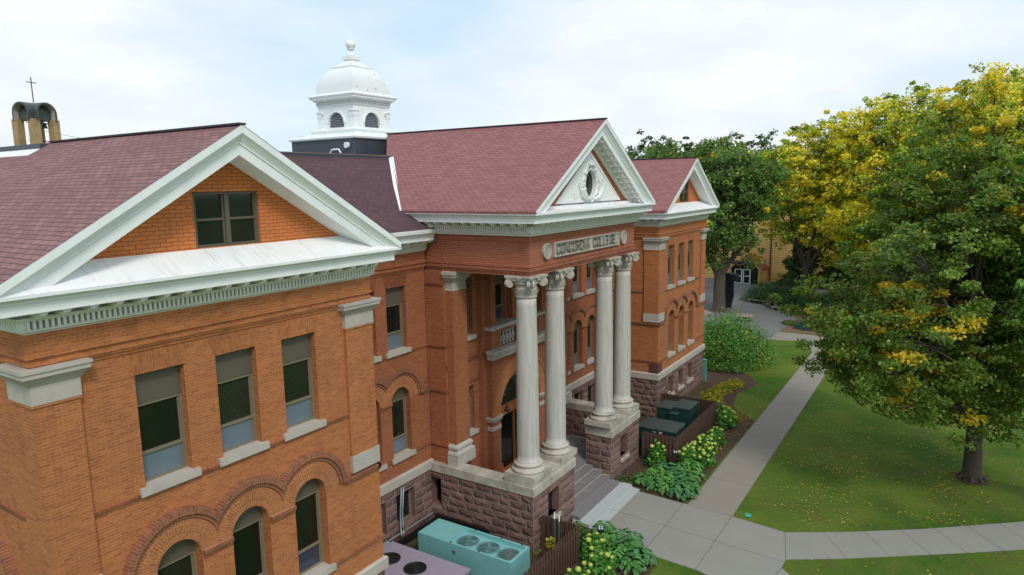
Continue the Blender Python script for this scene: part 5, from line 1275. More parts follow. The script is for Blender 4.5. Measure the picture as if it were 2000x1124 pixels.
bgtree('green tree behind the crown of the elm', 111, 18.5, 23.0, 4.6, (0.065, 0.12, 0.03), 33)
bgtree('green tree whose top shows left of the yellow trees', 126, 13.0, 22.0, 5.0, (0.06, 0.11, 0.03), 34)
bgtree('green tree filling the gap between the elm and the yellow trees', 113, 10.5, 23.2, 4.6, (0.085, 0.15, 0.035), 40, 0.05)
bgtree('tree standing behind the left yellow tree, mostly green', 122, 2.0, 24.0, 6.0, (0.08, 0.13, 0.03), 35, 0.2)
bgtree('tree behind the golden tree, mostly green', 118, -12.0, 24.0, 6.0, (0.08, 0.13, 0.03), 36, 0.25)
bgtree('tree behind the tallest yellow tree', 118, -36.0, 26.0, 7.0, (0.08, 0.13, 0.03), 37, 0.3)
bgtree('tree far right behind the bright green maple', 95, -36.0, 22.0, 6.0, (0.08, 0.14, 0.03), 38, 0.1)
bgtree('tree at the far left end of the distant row', 128, 46.0, 21.0, 5.0, (0.05, 0.10, 0.03), 39)

def bush(name, label, cat, group, x, y, z, rx, ry, rz, n, ls, asp, col, seed, up=0.4, ycol=None, yf=0.0, spread=0.9, droop=0.2, shell=0.4, stems=True, clump=12):
    rng = np.random.default_rng(seed); root = empty(name, (x, y, 0)); tag(root, label, cat, group)
    k = max(4, n//clump); d = rng.normal(0, 1, (k, 3)); d[:, 2] = np.abs(d[:, 2])*1.1-0.15; d /= np.linalg.norm(d, axis=1)[:, None]
    cc = d*np.array([rx, ry, rz])*(rng.uniform(shell, 1.0, (k, 1))**0.5)*rng.uniform(0.8, 1.12, (k, 1))
    idx = rng.integers(0, k, n); P = cc[idx]+rng.normal(0, 1, (n, 3))*np.array([rx, ry, rz])*0.10; P[:, 2] = np.abs(P[:, 2])+z
    out = cc[idx]/np.array([rx, ry, rz]); out[:, 2] += up; out /= np.linalg.norm(out, axis=1)[:, None]+1e-6
    c = np.array(col)*(1+rng.normal(0, 0.18, k))[idx][:, None]*rng.uniform(0.75, 1.25, (n, 1))
    if ycol is not None:
        isy = (rng.uniform(0, 1, k) < yf)[idx]; c = np.where(isy[:, None], np.array(ycol)*rng.uniform(0.7, 1.2, (n, 1)), c)
    leaf_mesh('foliage', P, out, ls, asp, c, root, droop=droop, rng=rng, spread=spread)
    if stems:
        m = MB(); rnd = random.Random(seed)
        for i in range(7):
            j = rnd.randrange(k); e = Vector(cc[j])*0.85; e.z = abs(e.z)+z; m.tube([(0, 0, 0), (e.x*0.4, e.y*0.4, e.z*0.6), e], [0.03*rx, 0.02*rx, 0.008*rx], 5)
        m.build('stem', M_bark, root, fixn=False)
    return root
bush('amur_maple_shrub', 'tall bushy green shrub at the far corner of the brick wing', 'shrub', None, 52.6, -0.3, 0.2, 3.6, 3.6, 3.8, 17000, 0.19, 0.6, (0.10, 0.25, 0.045), 41, ycol=(0.30, 0.36, 0.05), yf=0.12, clump=40)
# leafy plants in the near beds
def hosta(seed, r_=0.55, col=(0.085, 0.235, 0.06)):
    rng = random.Random(seed); m = MB(); cols = []
    n = 58
    for i in range(n):
        t = i*2.399+rng.uniform(-.2, .2); q = (i/n); rr = r_*(0.25+0.75*math.sqrt(q))*rng.uniform(0.85, 1.1); h = 0.42*(1-q*0.75)*rng.uniform(0.85, 1.15)+0.08
        L_ = rng.uniform(0.18, 0.25)*r_/0.55; W_ = L_*0.86; u = Vector((math.cos(t), math.sin(t), 0)); s0 = Vector((-u.y, u.x, 0)); tilt = 0.15+q*0.55
        c0 = u*rr+Vector((0, 0, h)); ax = (u*math.cos(tilt)-Vector((0, 0, math.sin(tilt)))).normalized(); nn = s0.cross(ax)*-1
        if nn.z < 0: nn = -nn
        P = [c0-ax*L_*0.5, c0-ax*L_*0.28+s0*W_*0.42+nn*0.03, c0+ax*L_*0.05+s0*W_*0.5+nn*0.03, c0+ax*L_*0.33+s0*W_*0.26, c0+ax*L_*0.52-nn*0.03, c0+ax*L_*0.33-s0*W_*0.26, c0+ax*L_*0.05-s0*W_*0.5+nn*0.03, c0-ax*L_*0.28-s0*W_*0.42+nn*0.03, c0-ax*L_*0.1-nn*0.015, c0+ax*L_*0.25-nn*0.02]
        m.add(P, [(0, 1, 2, 8), (8, 2, 3, 9), (9, 3, 4), (9, 4, 5), (8, 9, 5, 6), (0, 8, 6, 7)], 0)
        br = rng.uniform(0.7, 1.3)*(1.25-0.35*q); cols += [(col[0]*br, col[1]*br, col[2]*br)]*6
    me_o = m.build('foliage', M_leaf, None, fixn=False); me = me_o.data; ca = me.color_attributes.new('Col', 'FLOAT_COLOR', 'CORNER'); a = np.ones((len(me.loops), 4), np.float32)
    for k, p in enumerate(me.polygons): a[p.loop_start:p.loop_start+p.loop_total, :3] = cols[k]
    ca.data.foreach_set('color', a.ravel()); return me_o
HP = [hosta(1), hosta(2, 0.5, (0.11, 0.28, 0.06)), hosta(3, 0.6, (0.075, 0.21, 0.075))]
used = set()
HG = 'leafy hostas in the mulch beds by the steps'
def place_hosta(x, y, i, rz, sc, label):
    root = empty('hosta', (x, y, 0.0), rz); root.scale = (sc, sc, sc); tag(root, label, 'plant', HG)
    if i in used: o = HP[i].copy(); C.objects.link(o)
    else: o = HP[i]; used.add(i)
    o.parent = root
rnd = random.Random(9)
rows_ = [(26.1, -3.2), (27.0, -3.5), (27.9, -3.75), (25.85, -3.95), (26.6, -4.2), (27.4, -4.45), (28.3, -4.5), (25.75, -4.7), (26.4, -4.95), (27.2, -5.15), (28.0, -5.2), (25.65, -5.35), (26.5, -5.5), (28.8, -4.9)]
for k, (x, y) in enumerate(rows_):
    place_hosta(x, y, k % 3, rnd.uniform(0, 6), rnd.uniform(1.0, 1.25), 'green hosta in the bed right of the entrance steps')
for k, (x, y) in enumerate([(20.3, -3.6), (19.6, -4.2), (19.9, -4.9), (19.2, -5.2), (18.5, -4.9), (18.9, -5.9), (18.2, -5.8)]):
    place_hosta(x, y, k % 3, rnd.uniform(0, 6), rnd.uniform(1.0, 1.25), 'green hosta in the bed left of the entrance steps')
# hydrangeas: leaves and round green flower heads
def flowerball(r_=0.105):
    rng = random.Random(4); m = MB(); n = 90
    for i in range(n):
        ph = math.acos(1-2*(i+.5)/n); t = i*2.399; u = Vector((math.sin(ph)*math.cos(t), math.sin(ph)*math.sin(t), math.cos(ph)*0.9)); a = u.cross(Vector((0.3, 0.5, 0.8))).normalized(); b = u.cross(a); c0 = u*r_*rng.uniform(0.9, 1.04); s0 = r_*0.24
        m.add([c0+a*s0, c0+b*s0, c0-a*s0, c0-b*s0], [(0, 1, 2, 3)])
    m.lathe([(0.0, -r_*0.85), (r_*0.6, -r_*0.6), (r_*0.88, 0), (r_*0.6, r_*0.6), (0, r_*0.85)], 0, 0, 10)
    return m.build('flower_head', simple('lime_green_petals', (0.46, 0.56, 0.10), 0.7, var=0.25, vs=9), None, fixn=False)
FB = flowerball(); FBU = [False]
HYG = 'hydrangeas along the brown fences'
def hydrangea(label, x, y, rx, ry, h, nfl, seed, nleaf=800):
    root = bush('hydrangea', label, 'plant', HYG, x, y, 0.1, rx, ry, h, nleaf, 0.17, 0.75, (0.10, 0.27, 0.045), seed, up=0.8, clump=4, shell=0.5)
    rnd = random.Random(seed)
    for i in range(nfl):
        t = i*2.399+rnd.uniform(-.4, .4); q = math.sqrt((i+0.5)/nfl); zz = h*math.sqrt(max(0.05, 1-(q*0.9)**2))+rnd.uniform(-0.02, 0.14)+0.1
        if FBU[0]: o = FB.copy(); C.objects.link(o)
        else: o = FB; FBU[0] = True
        o.parent = root; o.location = (math.cos(t)*q*rx*1.05, math.sin(t)*q*ry*1.05, zz); s0 = rnd.uniform(0.75, 1.2); o.scale = (s0, s0, s0*0.92); o.rotation_euler = (0, 0, rnd.uniform(0, 6))
hydrangea('hydrangea with few lime green flower heads between the steps pedestal and the fence corner', 28.7, -2.9, 0.65, 0.5, 1.15, 6, 51)
hydrangea('hydrangea with lime green heads at the corner of the fence round the dark green units', 29.6, -4.35, 0.8, 0.45, 1.0, 9, 52)
hydrangea('hydrangea full of lime green heads in front of the right fence', 31.2, -4.7, 1.05, 0.65, 1.05, 20, 53)
hydrangea('hydrangea full of lime green heads nearest the straight path', 30.2, -5.2, 0.9, 0.45, 0.85, 14, 54)
hydrangea('hydrangea at the far end of the fence by the mulch', 36.9, -4.55, 0.9, 0.5, 0.95, 8, 55)
hydrangea('hydrangea beyond the far corner of the fence', 38.2, -3.6, 0.7, 0.5, 0.95, 6, 56)
hydrangea('hydrangea with lime green heads at the lower left fence, behind the floodlight', 18.2, -4.1, 0.6, 0.5, 0.95, 6, 57)
hydrangea('hydrangea with large lime green heads at the bottom edge', 17.0, -4.9, 0.8, 0.6, 0.9, 9, 58)
hydrangea('hydrangea at the bottom left of the fence', 15.3, -4.7, 0.9, 0.6, 0.9, 8, 59)
bush('leafy_shrub', 'small bright shrub beside the right pedestal and the landing', 'shrub', None, 25.75, -2.3, 0.0, 0.45, 0.4, 0.5, 350, 0.12, 0.6, (0.08, 0.18, 0.03), 61)
bush('leafy_shrub', 'green bush squeezed between the left pedestal and the fence', 'shrub', None, 18.9, -2.9, 0.0, 0.9, 0.6, 0.95, 1300, 0.12, 0.6, (0.07, 0.19, 0.03), 62)
bush('variegated_shrub', 'grey green shrub at the far corner of the fence', 'shrub', None, 39.6, -1.4, 0.0, 1.3, 1.0, 0.75, 2200, 0.12, 0.5, (0.13, 0.22, 0.10), 63)
YG = 'yellow green ground shrubs along the curved bed'
for k, (x, y, r_) in enumerate([(38.2, -4.6, 0.8), (39.3, -3.7, 0.9), (40.5, -2.7, 0.9), (41.6, -2.1, 0.95), (42.9, -1.9, 0.95), (44.1, -2.1, 0.9), (45.3, -2.4, 0.9), (46.3, -2.7, 0.8)]):
    bush('golden_shrub', 'low yellow green shrub in the curved mulch bed by the far wing', 'shrub', YG, x, y, 0, r_, r_*0.85, 0.5, 1300, 0.12, 0.6, (0.24, 0.26, 0.025), 70+k, ycol=(0.62, 0.44, 0.03), yf=0.3)
bush('hosta_clump', 'pale yellow green plant at the tip of the left bed', 'plant', None, 19.45, -5.95, 0, 0.35, 0.3, 0.3, 160, 0.16, 0.5, (0.32, 0.40, 0.05), 81, stems=False)
hydrangea('hydrangea low in the mulch bed midway along the right fence', 33.6, -4.75, 0.8, 0.5, 0.8, 9, 60)
bush('leafy_shrub', 'small pale plant by the path near the right hydrangeas', 'plant', None, 32.3, -5.2, 0, 0.35, 0.3, 0.35, 160, 0.14, 0.5, (0.25, 0.33, 0.06), 82, stems=False)
for k, (x, y, r_, h, lb) in enumerate([(86.0, 3.6, 3.0, 1.7, 'wide dark juniper behind the left bench'), (85.8, 0.6, 2.6, 1.5, 'wide dark juniper between the first juniper and the tree trunk'), (82.3, 0.4, 2.2, 1.3, 'dark juniper behind the bollard'), (80.8, -3.0, 2.8, 1.5, 'dark juniper right of the benches'), (84.5, -5.5, 3.0, 1.6, 'dark juniper at the right end of the court bed'), (102.2, 3.5, 2.2, 1.0, 'low dark shrub against the yellow hall'), (102.4, -1.5, 2.4, 1.1, 'low dark shrub farther right along the yellow hall')]):
    bush('juniper', lb, 'shrub', 'spreading dark evergreen shrubs in the court', x, y, 0, r_*0.95, r_*1.05, h*1.45, 6500, 0.36, 0.22, (0.045, 0.105, 0.03), 90+k, up=0.2, spread=0.5, droop=-1.2)
bush('blue_spruce_shrub', 'small blue grey spruce in the corner bed', 'shrub', None, 70.6, -3.7, 0, 1.3, 1.3, 0.9, 2600, 0.2, 0.25, (0.05, 0.11, 0.10), 101)
bush('leafy_shrub', 'light green low shrub beside the blue spruce', 'shrub', None, 72.2, -1.9, 0, 1.1, 1.1, 0.45, 1500, 0.18, 0.3, (0.12, 0.17, 0.03), 102)
bush('leafy_shrub', 'yellow leaved sprig growing inside the left fence', 'plant', None, 16.75, -2.9, 0.6, 0.3, 0.3, 0.8, 160, 0.15, 0.7, (0.40, 0.34, 0.05), 103)
# fallen leaves
def leaves_on(n, fn, z, size, seed):
    rng = np.random.default_rng(seed); P = fn(rng, n); P = np.column_stack([P, np.full(len(P), z)+rng.uniform(0, 0.02, len(P))])
    return P
rng = np.random.default_rng(5)
def sc(cx_, cy_, sx, sy, n): return np.column_stack([rng.normal(cx_, sx, n), rng.normal(cy_, sy, n)])
XY = np.concatenate([sc(34.5, -14.5, 4.6, 3.4, 3600), sc(33, -13.5, 8, 4.5, 700), sc(30, -10, 4, 1.6, 450), sc(27, -17, 3, 3, 120), sc(50, -10, 8, 4, 700), sc(56, -3.5, 4, 1.6, 260), sc(36, -5.0, 3.0, 0.45, 520), sc(41, -4.4, 2.0, 0.7, 320), sc(45, -3.8, 3, 0.6, 150), sc(23, -3.1, 1.2, 0.25, 30), sc(18.6, -7.2, 1.2, 0.7, 22), sc(40, -7.0, 8, 0.9, 60), sc(70, -8, 10, 6, 700)])
m_ = (XY[:, 1] < -2.2) & (XY[:, 0] > 17.5)
XY = XY[m_]; on = ((XY[:, 1] > -8.15) & (XY[:, 1] < -5.9) & (XY[:, 0] > 25)); 
def inside(xy, poly):
    r_ = np.zeros(len(xy), bool); j = len(poly)-1
    for i in range(len(poly)):
        xi, yi = poly[i]; xj, yj = poly[j]
        r_ ^= ((yi > xy[:, 1]) != (yj > xy[:, 1])) & (xy[:, 0] < (xj-xi)*(xy[:, 1]-yi)/(yj-yi+1e-12)+xi); j = i
    return r_
on |= inside(XY, ed+[(36, -25), (33.2, -25.4)]+ei[::-1][0:0]+[(31, -22.8), (28.28, -19.46), (26.89, -17.62), (25.56, -15.8), (23.61, -13.1), (22.27, -11.0)]) | inside(XY, [(20.3, -3.3), (25.13, -3.25), (24.6, -10.6), (22, -11), (17, -20), (14, -20), (19.6, -8)]) | inside(XY, [(62.5, -1.5), (67.6, -5.4), (66, -9), (58, -8)])
keep = ~on | (rng.uniform(0, 1, len(XY)) < 0.035); XY = XY[keep]; q3 = np.column_stack([XY, np.zeros(len(XY))]); XY = XY[(lump(q3, 1.1, 2.0)*0.9+lump(q3, 3.1, 5.0)*0.6+0.62) > rng.uniform(0, 1, len(XY))]
P = np.column_stack([XY, 0.045+rng.uniform(0, 0.03, len(XY))]); up = np.zeros_like(P); up[:, 2] = 1
cl = np.array([0.62, 0.46, 0.10])*rng.uniform(0.5, 1.2, (len(P), 1))*np.array([1, 1, 1])+rng.normal(0, 0.04, (len(P), 3))
fo = leaf_mesh('fallen_leaves', P, up, 0.085, 0.75, np.clip(cl, 0.02, 0.9), None, rng=rng, spread=0.25, droop=0); tag(fo, 'scattered small yellow fallen leaves', 'leaves', None, 'stuff')

# ------------------------------------------------------------------ fences
def fence(label, pts, h, seed):
    root = empty('board_fence', (0, 0, 0)); tag(root, label, 'fence', 'brown board fences round the service yards')
    rnd = random.Random(seed)
    for i in range(len(pts)-1):
        a = Vector((*pts[i], 0)); b = Vector((*pts[i+1], 0)); L_ = (b-a).length; d = (b-a).normalized(); nn = Vector((d.y, -d.x, 0)); m = MB(); rl = MB()
        for z in (0.25, h-0.35): rl.bar(a+Vector((0, 0, z)), b+Vector((0, 0, z)), 0.04, 0.09)
        k = 0; s0 = 0.07
        while s0 < L_:
            o = nn*(0.035 if k % 2 == 0 else -0.035); p = a+d*s0+o; hh = h+rnd.uniform(-0.012, 0.012)
            m.add([p-d*0.068-nn*0.01+Vector((0, 0, 0.03)), p+d*0.068-nn*0.01+Vector((0, 0, 0.03)), p+d*0.068+nn*0.01+Vector((0, 0, 0.03)), p-d*0.068+nn*0.01+Vector((0, 0, 0.03)),
                   p-d*0.068-nn*0.01+Vector((0, 0, hh)), p+d*0.068-nn*0.01+Vector((0, 0, hh)), p+d*0.068+nn*0.01+Vector((0, 0, hh)), p-d*0.068+nn*0.01+Vector((0, 0, hh))], [(0,3,2,1),(4,5,6,7),(0,1,5,4),(1,2,6,5),(2,3,7,6),(3,0,4,7)])
            s0 += 0.112; k += 1
        m.build('board_panel', M_fence, root); rl.build('rail', M_fence, root)
    for p in pts:
        pm = MB(); pm.box(p[0]-0.05, p[1]-0.05, 0, p[0]+0.05, p[1]+0.05, h-0.06); pm.build('post', M_fence, root)
fence('brown board fence at the foot of the left pedestal, around the teal cooling unit', [(17.72, -1.9), (17.72, -3.6), (13.6, -3.6), (9.9, -3.6)], 1.62, 1)
fence('brown board fence right of the steps enclosing two dark green cabinets', [(29.3, -1.85), (29.3, -3.82), (33.0, -3.82), (36.75, -3.82), (36.75, -0.15)], 1.62, 2)
# ------------------------------------------------------------------ cooling units
U = empty('cooling_unit', (14.8, -0.25, 0)); tag(U, 'long teal rooftop style cooling unit with three round fans in the left yard', 'air conditioner')
x0, x1, y0, y1, zb_, zt_ = -0.68, 0.72, -2.33, 2.30, 0.32, 1.40
c = MB(); ys = 0.75
c.box(x0, ys, zb_, x1, y1, zt_); c.box(x0, y0, zb_, x1, ys, zt_-0.16)
c.box(x0, y0, zt_-0.16, x0+0.09, ys, zt_); c.box(x1-0.09, y0, zt_-0.16, x1, ys, zt_); c.box(x0+0.09, y0, zt_-0.16, x1-0.09, y0+0.12, zt_)
for yy in (-1.4, 0.0, 0.78): c.box(x0-0.004, yy, zb_+0.03, x0-0.001, yy+0.012, zt_-0.02)
for xx_ in (x0+0.12, x1-0.12):
    for yy in (y0+0.15, 0, y1-0.15): c.box(xx_-0.06, yy-0.06, 0.02, xx_+0.06, yy+0.06, zb_)
casing = c.build('casing', M_teal, U)
for xx_, yy in ((x0+0.045, 0.6), (x0+0.045, -0.8), (x1-0.045, 0.3), (x1-0.045, -1.0), (x1-0.045, -2.0)):
    k_ = MB(); k_.lathe([(0.03, zt_), (0.035, zt_+0.02), (0.02, zt_+0.05)], xx_, yy, 8); k_.build('knob', M_black, casing)
M_fan = simple('fan_guard_grey_teal', (0.13, 0.27, 0.27), 0.6, var=0.3, vs=6)
def fan(parent, cx_, cy_, z, r_, guard, blade, rust=None, deep=0.02):
    f = MB()
    for rr in (r_, r_*0.985): pass
    f.lathe([(r_-0.03, z), (r_-0.03, z+0.03), (r_, z+0.04), (r_+0.03, z+0.03), (r_+0.03, z)], cx_, cy_, 32)
    o = f.build('fan_ring', guard, parent)
    w_ = MB()
    for q in range(2, 12): 
        rr = r_*q/12; pts = [(cx_+rr*math.cos(t), cy_+rr*math.sin(t), z+0.055) for t in [2*math.pi*k/28 for k in range(29)]]; w_.tube(pts, 0.004, 4, cap=False)
    for q in range(12):
        t = math.pi*2*q/12; w_.tube([(cx_+0.05*math.cos(t), cy_+0.05*math.sin(t), z+0.06), (cx_+r_*math.cos(t), cy_+r_*math.sin(t), z+0.045)], 0.006, 4)
    w_.build('fan_guard', guard, o)
    b = MB()
    for q in range(4):
        t = q*math.pi/2+0.4; a = [(cx_+0.06*math.cos(t-0.3), cy_+0.06*math.sin(t-0.3), z+0.01), (cx_+r_*0.9*math.cos(t-0.28), cy_+r_*0.9*math.sin(t-0.28), z+0.0), (cx_+r_*0.92*math.cos(t+0.35), cy_+r_*0.92*math.sin(t+0.35), z+0.035), (cx_+0.06*math.cos(t+0.3), cy_+0.06*math.sin(t+0.3), z+0.03)]; b.add(a, [(0, 1, 2, 3)])
    b.lathe([(0.09, z), (0.09, z+0.04), (0.03, z+0.05)], cx_, cy_, 12); b.build('fan_blade', blade, o, fixn=False)
    d = MB(); d.add([(cx_+(r_-0.03)*math.cos(2*math.pi*k/32), cy_+(r_-0.03)*math.sin(2*math.pi*k/32), z+0.006) for k in range(32)], [tuple(range(32))]); d.build('fan_well', M_black if guard is not M_fan else M_fan2, o)
M_fan2 = simple('dark_teal_well', (0.05, 0.10, 0.11), 0.7, var=0.4, vs=8)
for yy, bl_ in ((0.22, M_fan), (-0.80, M_fan), (-1.78, M_rust)): fan(U, 0.02, yy, zt_-0.16, 0.44, M_fan, bl_)
lb = MB(); lb.box(x0-0.012, 0.35, 0.98, x0-0.001, 0.50, 1.12); lb.build('data_plate', simple('grey_plate', (0.10, 0.14, 0.16), 0.6), U)
U2 = empty('cooling_unit', (12.0, 0.3, 0)); tag(U2, 'lilac grey cooling unit with dark round fans at the bottom edge beside the near wing', 'air conditioner')
c = MB(); c.box(-1.75, -1.55, 0.3, 1.22, 2.35, 1.16); c.box(-1.8, -1.60, 1.16, 1.28, 2.42, 1.20)
for q in (-0.5, 0.85): c.box(-1.8, q, 1.20, 1.28, q+0.012, 1.204)
for xx_ in (-1.5, 1.0):
    for yy in (-1.4, 1.8): c.box(xx_-0.07, yy-0.07, 0.02, xx_+0.07, yy+0.07, 0.3)
c.build('casing', M_lilac, U2)
for fx_, fy_ in ((0.20, 1.60), (0.20, 0.27), (-1.1, 1.60), (-1.1, 0.27)): fan(U2, fx_, fy_, 1.2, 0.42 if fy_ > -1 else 0.4, M_black, M_black)
jb = empty('junction_box', (12.9, 2.75, 0)); tag(jb, 'small pale blue electrical box behind the lilac cooling unit', 'box')
c = MB(); c.box(-0.28, -0.2, 0.6, 0.28, 0.2, 1.15); c.box(-0.3, -0.22, 1.15, 0.3, 0.22, 1.18); c.build('casing', M_pipe, jb); c = MB(); c.box(-0.05, -0.05, 0.02, 0.05, 0.05, 0.6); c.build('stand', M_pipe, jb)
pp = MB()
for k, x in enumerate((15.0, 15.14)): pp.tube([(x+0.16, 3.86, 2.52), (x, 3.70, 2.45), (x-0.1, 3.72, 1.5), (x-0.1, 3.72, 0.75), (x-0.3, 3.5, 0.55)], 0.035, 8)
pp.tube([(10.0, 3.55, 0.62), (14.7, 3.62, 0.62), (17.0, 3.62, 0.62)], 0.03, 8); pp.tube([(15.2, 3.6, 0.62), (14.95, 3.6, 0.66), (14.9, 3.6, 0.9)], 0.03, 8)
tag(pp.build('conduit', M_pipe), 'pale metal pipes bending down the recessed wall beside the cellar window', 'pipe')
pp = MB(); pp.bar((17.0, 3.45, 0.5), (17.0, 0.4, 0.5), 0.12, 0.16); pp.bar((17.0, 0.4, 0.5), (16.2, 0.4, 0.5), 0.05, 0.05); pp.bar((10.0, 3.35, 0.42), (17.0, 3.35, 0.42), 0.10, 0.22); pp.tube([(16.85, 3.3, 0.75), (16.85, 0.5, 0.75)], 0.02, 6)
tag(pp.build('cable_tray', M_black), 'dark low pipe tray along the foot of the walls behind the teal unit', 'pipe')
for k, (x, y) in enumerate([(17.35, -2.72), (17.42, -2.9)]):
    q = MB(); q.bar((x, y, 0), (x+0.06, y+0.05, 1.78-0.1*k), 0.05, 0.03); q.bar((x+0.06, y+0.05, 1.78-0.1*k), (x+0.075, y+0.055, 2.08-0.12*k), 0.045, 0.035, 1)
    tag(q.build('steel_post', [M_dgreen if False else simple('green_steel_post%d' % k, (0.04, 0.13, 0.10), 0.5), M_white]), ['green steel post with a white tip leaning on the left fence, the taller one', 'green steel post with a pale tip leaning on the left fence, the shorter one'][k], 'post')
# dark green cabinets
def cabinet(name, label, parts, panel=True):
    root = empty(name, parts[0][:2]+(0,)); tag(root, label, 'cabinet'); bx_, by_ = parts[0][:2]
    for k, (cx_, cy_, sx, sy, zt) in enumerate(parts):
        c = MB(); X0, X1, Y0, Y1 = cx_-sx/2-bx_, cx_+sx/2-bx_, cy_-sy/2-by_, cy_+sy/2-by_
        c.box(X0, Y0, 0.05, X1, Y1, zt-0.05)
        for q in range(1, 4): c.box(X0-0.006, Y0+(Y1-Y0)*q/4, 0.1, X0-0.001, Y0+(Y1-Y0)*q/4+0.012, zt-0.3)
        body = c.build('casing', M_dgreen, root)
        t = MB(); zc = zt; t.add([(X0-0.05, Y0-0.05, zc-0.06), (X1+0.05, Y0-0.05, zc-0.06), (X1+0.05, Y1+0.05, zc-0.06), (X0-0.05, Y1+0.05, zc-0.06), (X0-0.05, Y0-0.05, zc), (X1+0.05, Y0-0.05, zc), (X1+0.05, Y1+0.05, zc), (X0-0.05, Y1+0.05, zc), ((X0+X1)/2, (Y0+Y1)/2, zc+0.05)], [(0,3,2,1),(0,1,5,4),(1,2,6,5),(2,3,7,6),(3,0,4,7),(4,5,8),(5,6,8),(6,7,8),(7,4,8)]); t.build('lid', M_dgreent, body)
        if panel and k == 0:
            l = MB(); l.box(X0-0.015, Y0+0.75, zt-0.26, X0-0.002, Y0+0.95, zt-0.12); l.build('warning_sticker', simple('faded_red_white_sticker', (0.45, 0.30, 0.32), 0.6), body)
            l = MB(); l.box(X0-0.03, Y0+1.1, zt-0.22, X0-0.002, Y0+1.35, zt-0.17); l.build('latch', M_pipe, body)
    return root
cabinet('transformer_cabinet', 'wide low dark green transformer cabinet inside the right fence', [(30.5, -2.5, 1.7, 2.2, 1.78)])
cabinet('generator_cabinet', 'taller dark green cabinet in two joined blocks behind the transformer', [(34.0, -2.75, 1.7, 1.05, 2.05), (33.6, -1.75, 1.5, 0.9, 2.0), (32.95, -2.35, 0.35, 0.5, 1.75)], False)
pp = MB()
for k in range(3): pp.tube([(28.9, 1.4+k*0.16, 2.15-k*0.05), (31.2, 1.4+k*0.16, 2.15-k*0.05), (31.7, 1.35+k*0.16, 2.0-k*0.05), (31.75, 1.3+k*0.16, 1.6), (31.75, 1.3+k*0.16, 0.1)], 0.035, 8)
tag(pp.build('conduit', M_pipe), 'three pale pipes arching down behind the right pedestal', 'pipe')
pm = MB(); pm.box(29.10, -0.3, 0.05, 29.45, -0.05, 2.75); pm.box(29.05, -0.35, 2.75, 29.50, 0.0, 2.82); pm.box(29.1, -0.32, 0.4, 29.13, -0.302, 2.6); tag(pm.build('junction_box', simple('pale_teal_box', (0.22, 0.42, 0.43), 0.5)), 'tall pale teal box behind the right pedestal', 'box')
ub = MB(); ub.box(46.05, -0.35, 0.0, 46.3, -0.1, 1.75); ub.box(46.02, -0.38, 1.75, 46.33, -0.07, 1.80); ub.box(46.04, -0.355, 0.9, 46.2, -0.351, 1.5)
tag(ub.build('utility_pedestal', simple('sea_green_plastic', (0.12, 0.32, 0.28), 0.5)), 'slim sea green utility box at the corner of the far wing', 'box')
# ground floodlights
for (x, y, lbx) in ((19.0, -4.05, 'black floodlight among the hostas left of the steps'), (28.75, -3.95, 'black floodlight among the hostas right of the steps')):
    fr = empty('floodlight', (x, y, 0), 0.5); tag(fr, lbx, 'lamp', 'garden floodlights aimed at the columns')
    q = MB(); q.tube([(0, 0, 0), (0, 0, 0.75)], 0.03, 8); q.bar((-0.17, 0, 0.75), (0.17, 0, 0.75), 0.04, 0.03); q.bar((-0.17, 0, 0.75), (-0.17, 0.03, 0.95), 0.03, 0.02); q.bar((0.17, 0, 0.75), (0.17, 0.03, 0.95), 0.03, 0.02); q.build('stand', M_black, fr)
    q = MB(); q.box(-0.19, -0.13, 0.90, 0.19, 0.13, 1.02); h_ = q.build('housing', M_black, fr)
    for kx in (-0.08, 0.08):
        for ky in (-0.055, 0.055):
            q = MB(); q.box(kx-0.045, ky-0.035, 1.02, kx+0.045, ky+0.035, 1.035); q.build('lens', simple('frosted_lens', (0.6, 0.68, 0.78), 0.15) if 'frosted_lens' not in MATS else MATS['frosted_lens'], h_)
vb = MB(); vb.add([(25.2, -8.6, 0.04), (25.55, -8.55, 0.045), (25.5, -8.85, 0.04), (25.18, -8.87, 0.05), (25.36, -8.7, 0.07)], [(0, 1, 4), (1, 2, 4), (2, 3, 4), (3, 0, 4)]); tag(vb.build('valve_cover', simple('turquoise_plastic', (0.02, 0.42, 0.32), 0.5)), 'small turquoise valve cover in the grass beside the path corner', 'cover')
# ------------------------------------------------------------------ court furniture
sheet('bare_soil', wob([(35.5+0.95*math.cos(t), -17.7+0.85*math.sin(t)) for t in [2*math.pi*k/14 for k in range(14)]], 0.2, 0.5, 4, closed=True), 0.02, M_mulch)
M_bench = simple('weathered_grey_timber', (0.25, 0.20, 0.17), 0.8, var=0.2, vs=4)
def bench(label, a, b):
    a = Vector((*a, 0)); b = Vector((*b, 0)); mid = (a+b)/2; L_ = (b-a).length; root = empty('bench', mid, math.atan2(b.y-a.y, b.x-a.x)); tag(root, label, 'bench', 'low backless benches round the court bed')
    m = MB()
    for k in range(3): m.box(-L_/2, -0.27+k*0.185, 0.38, L_/2, -0.27+k*0.185+0.17, 0.48)
    m.build('seat', M_bench, root)
    for sx in (-1, 1):
        q = MB(); q.box(sx*L_*0.36-0.12, -0.2, 0.03, sx*L_*0.36+0.12, 0.2, 0.38); q.build('leg', M_bench, root)
bench('timber bench at the left end of the court, before the widest juniper', (84.2, 5.8), (83.4, 3.1)); bench('short timber bench turned end on beside the bollard', (81.2, 2.5), (83.3, 2.7))
bench('timber bench right of the bollard', (80.0, 2.0), (79.5, -0.4)); bench('timber bench nearest the corner bed, turned end on', (77.5, -0.9), (79.4, -1.0))
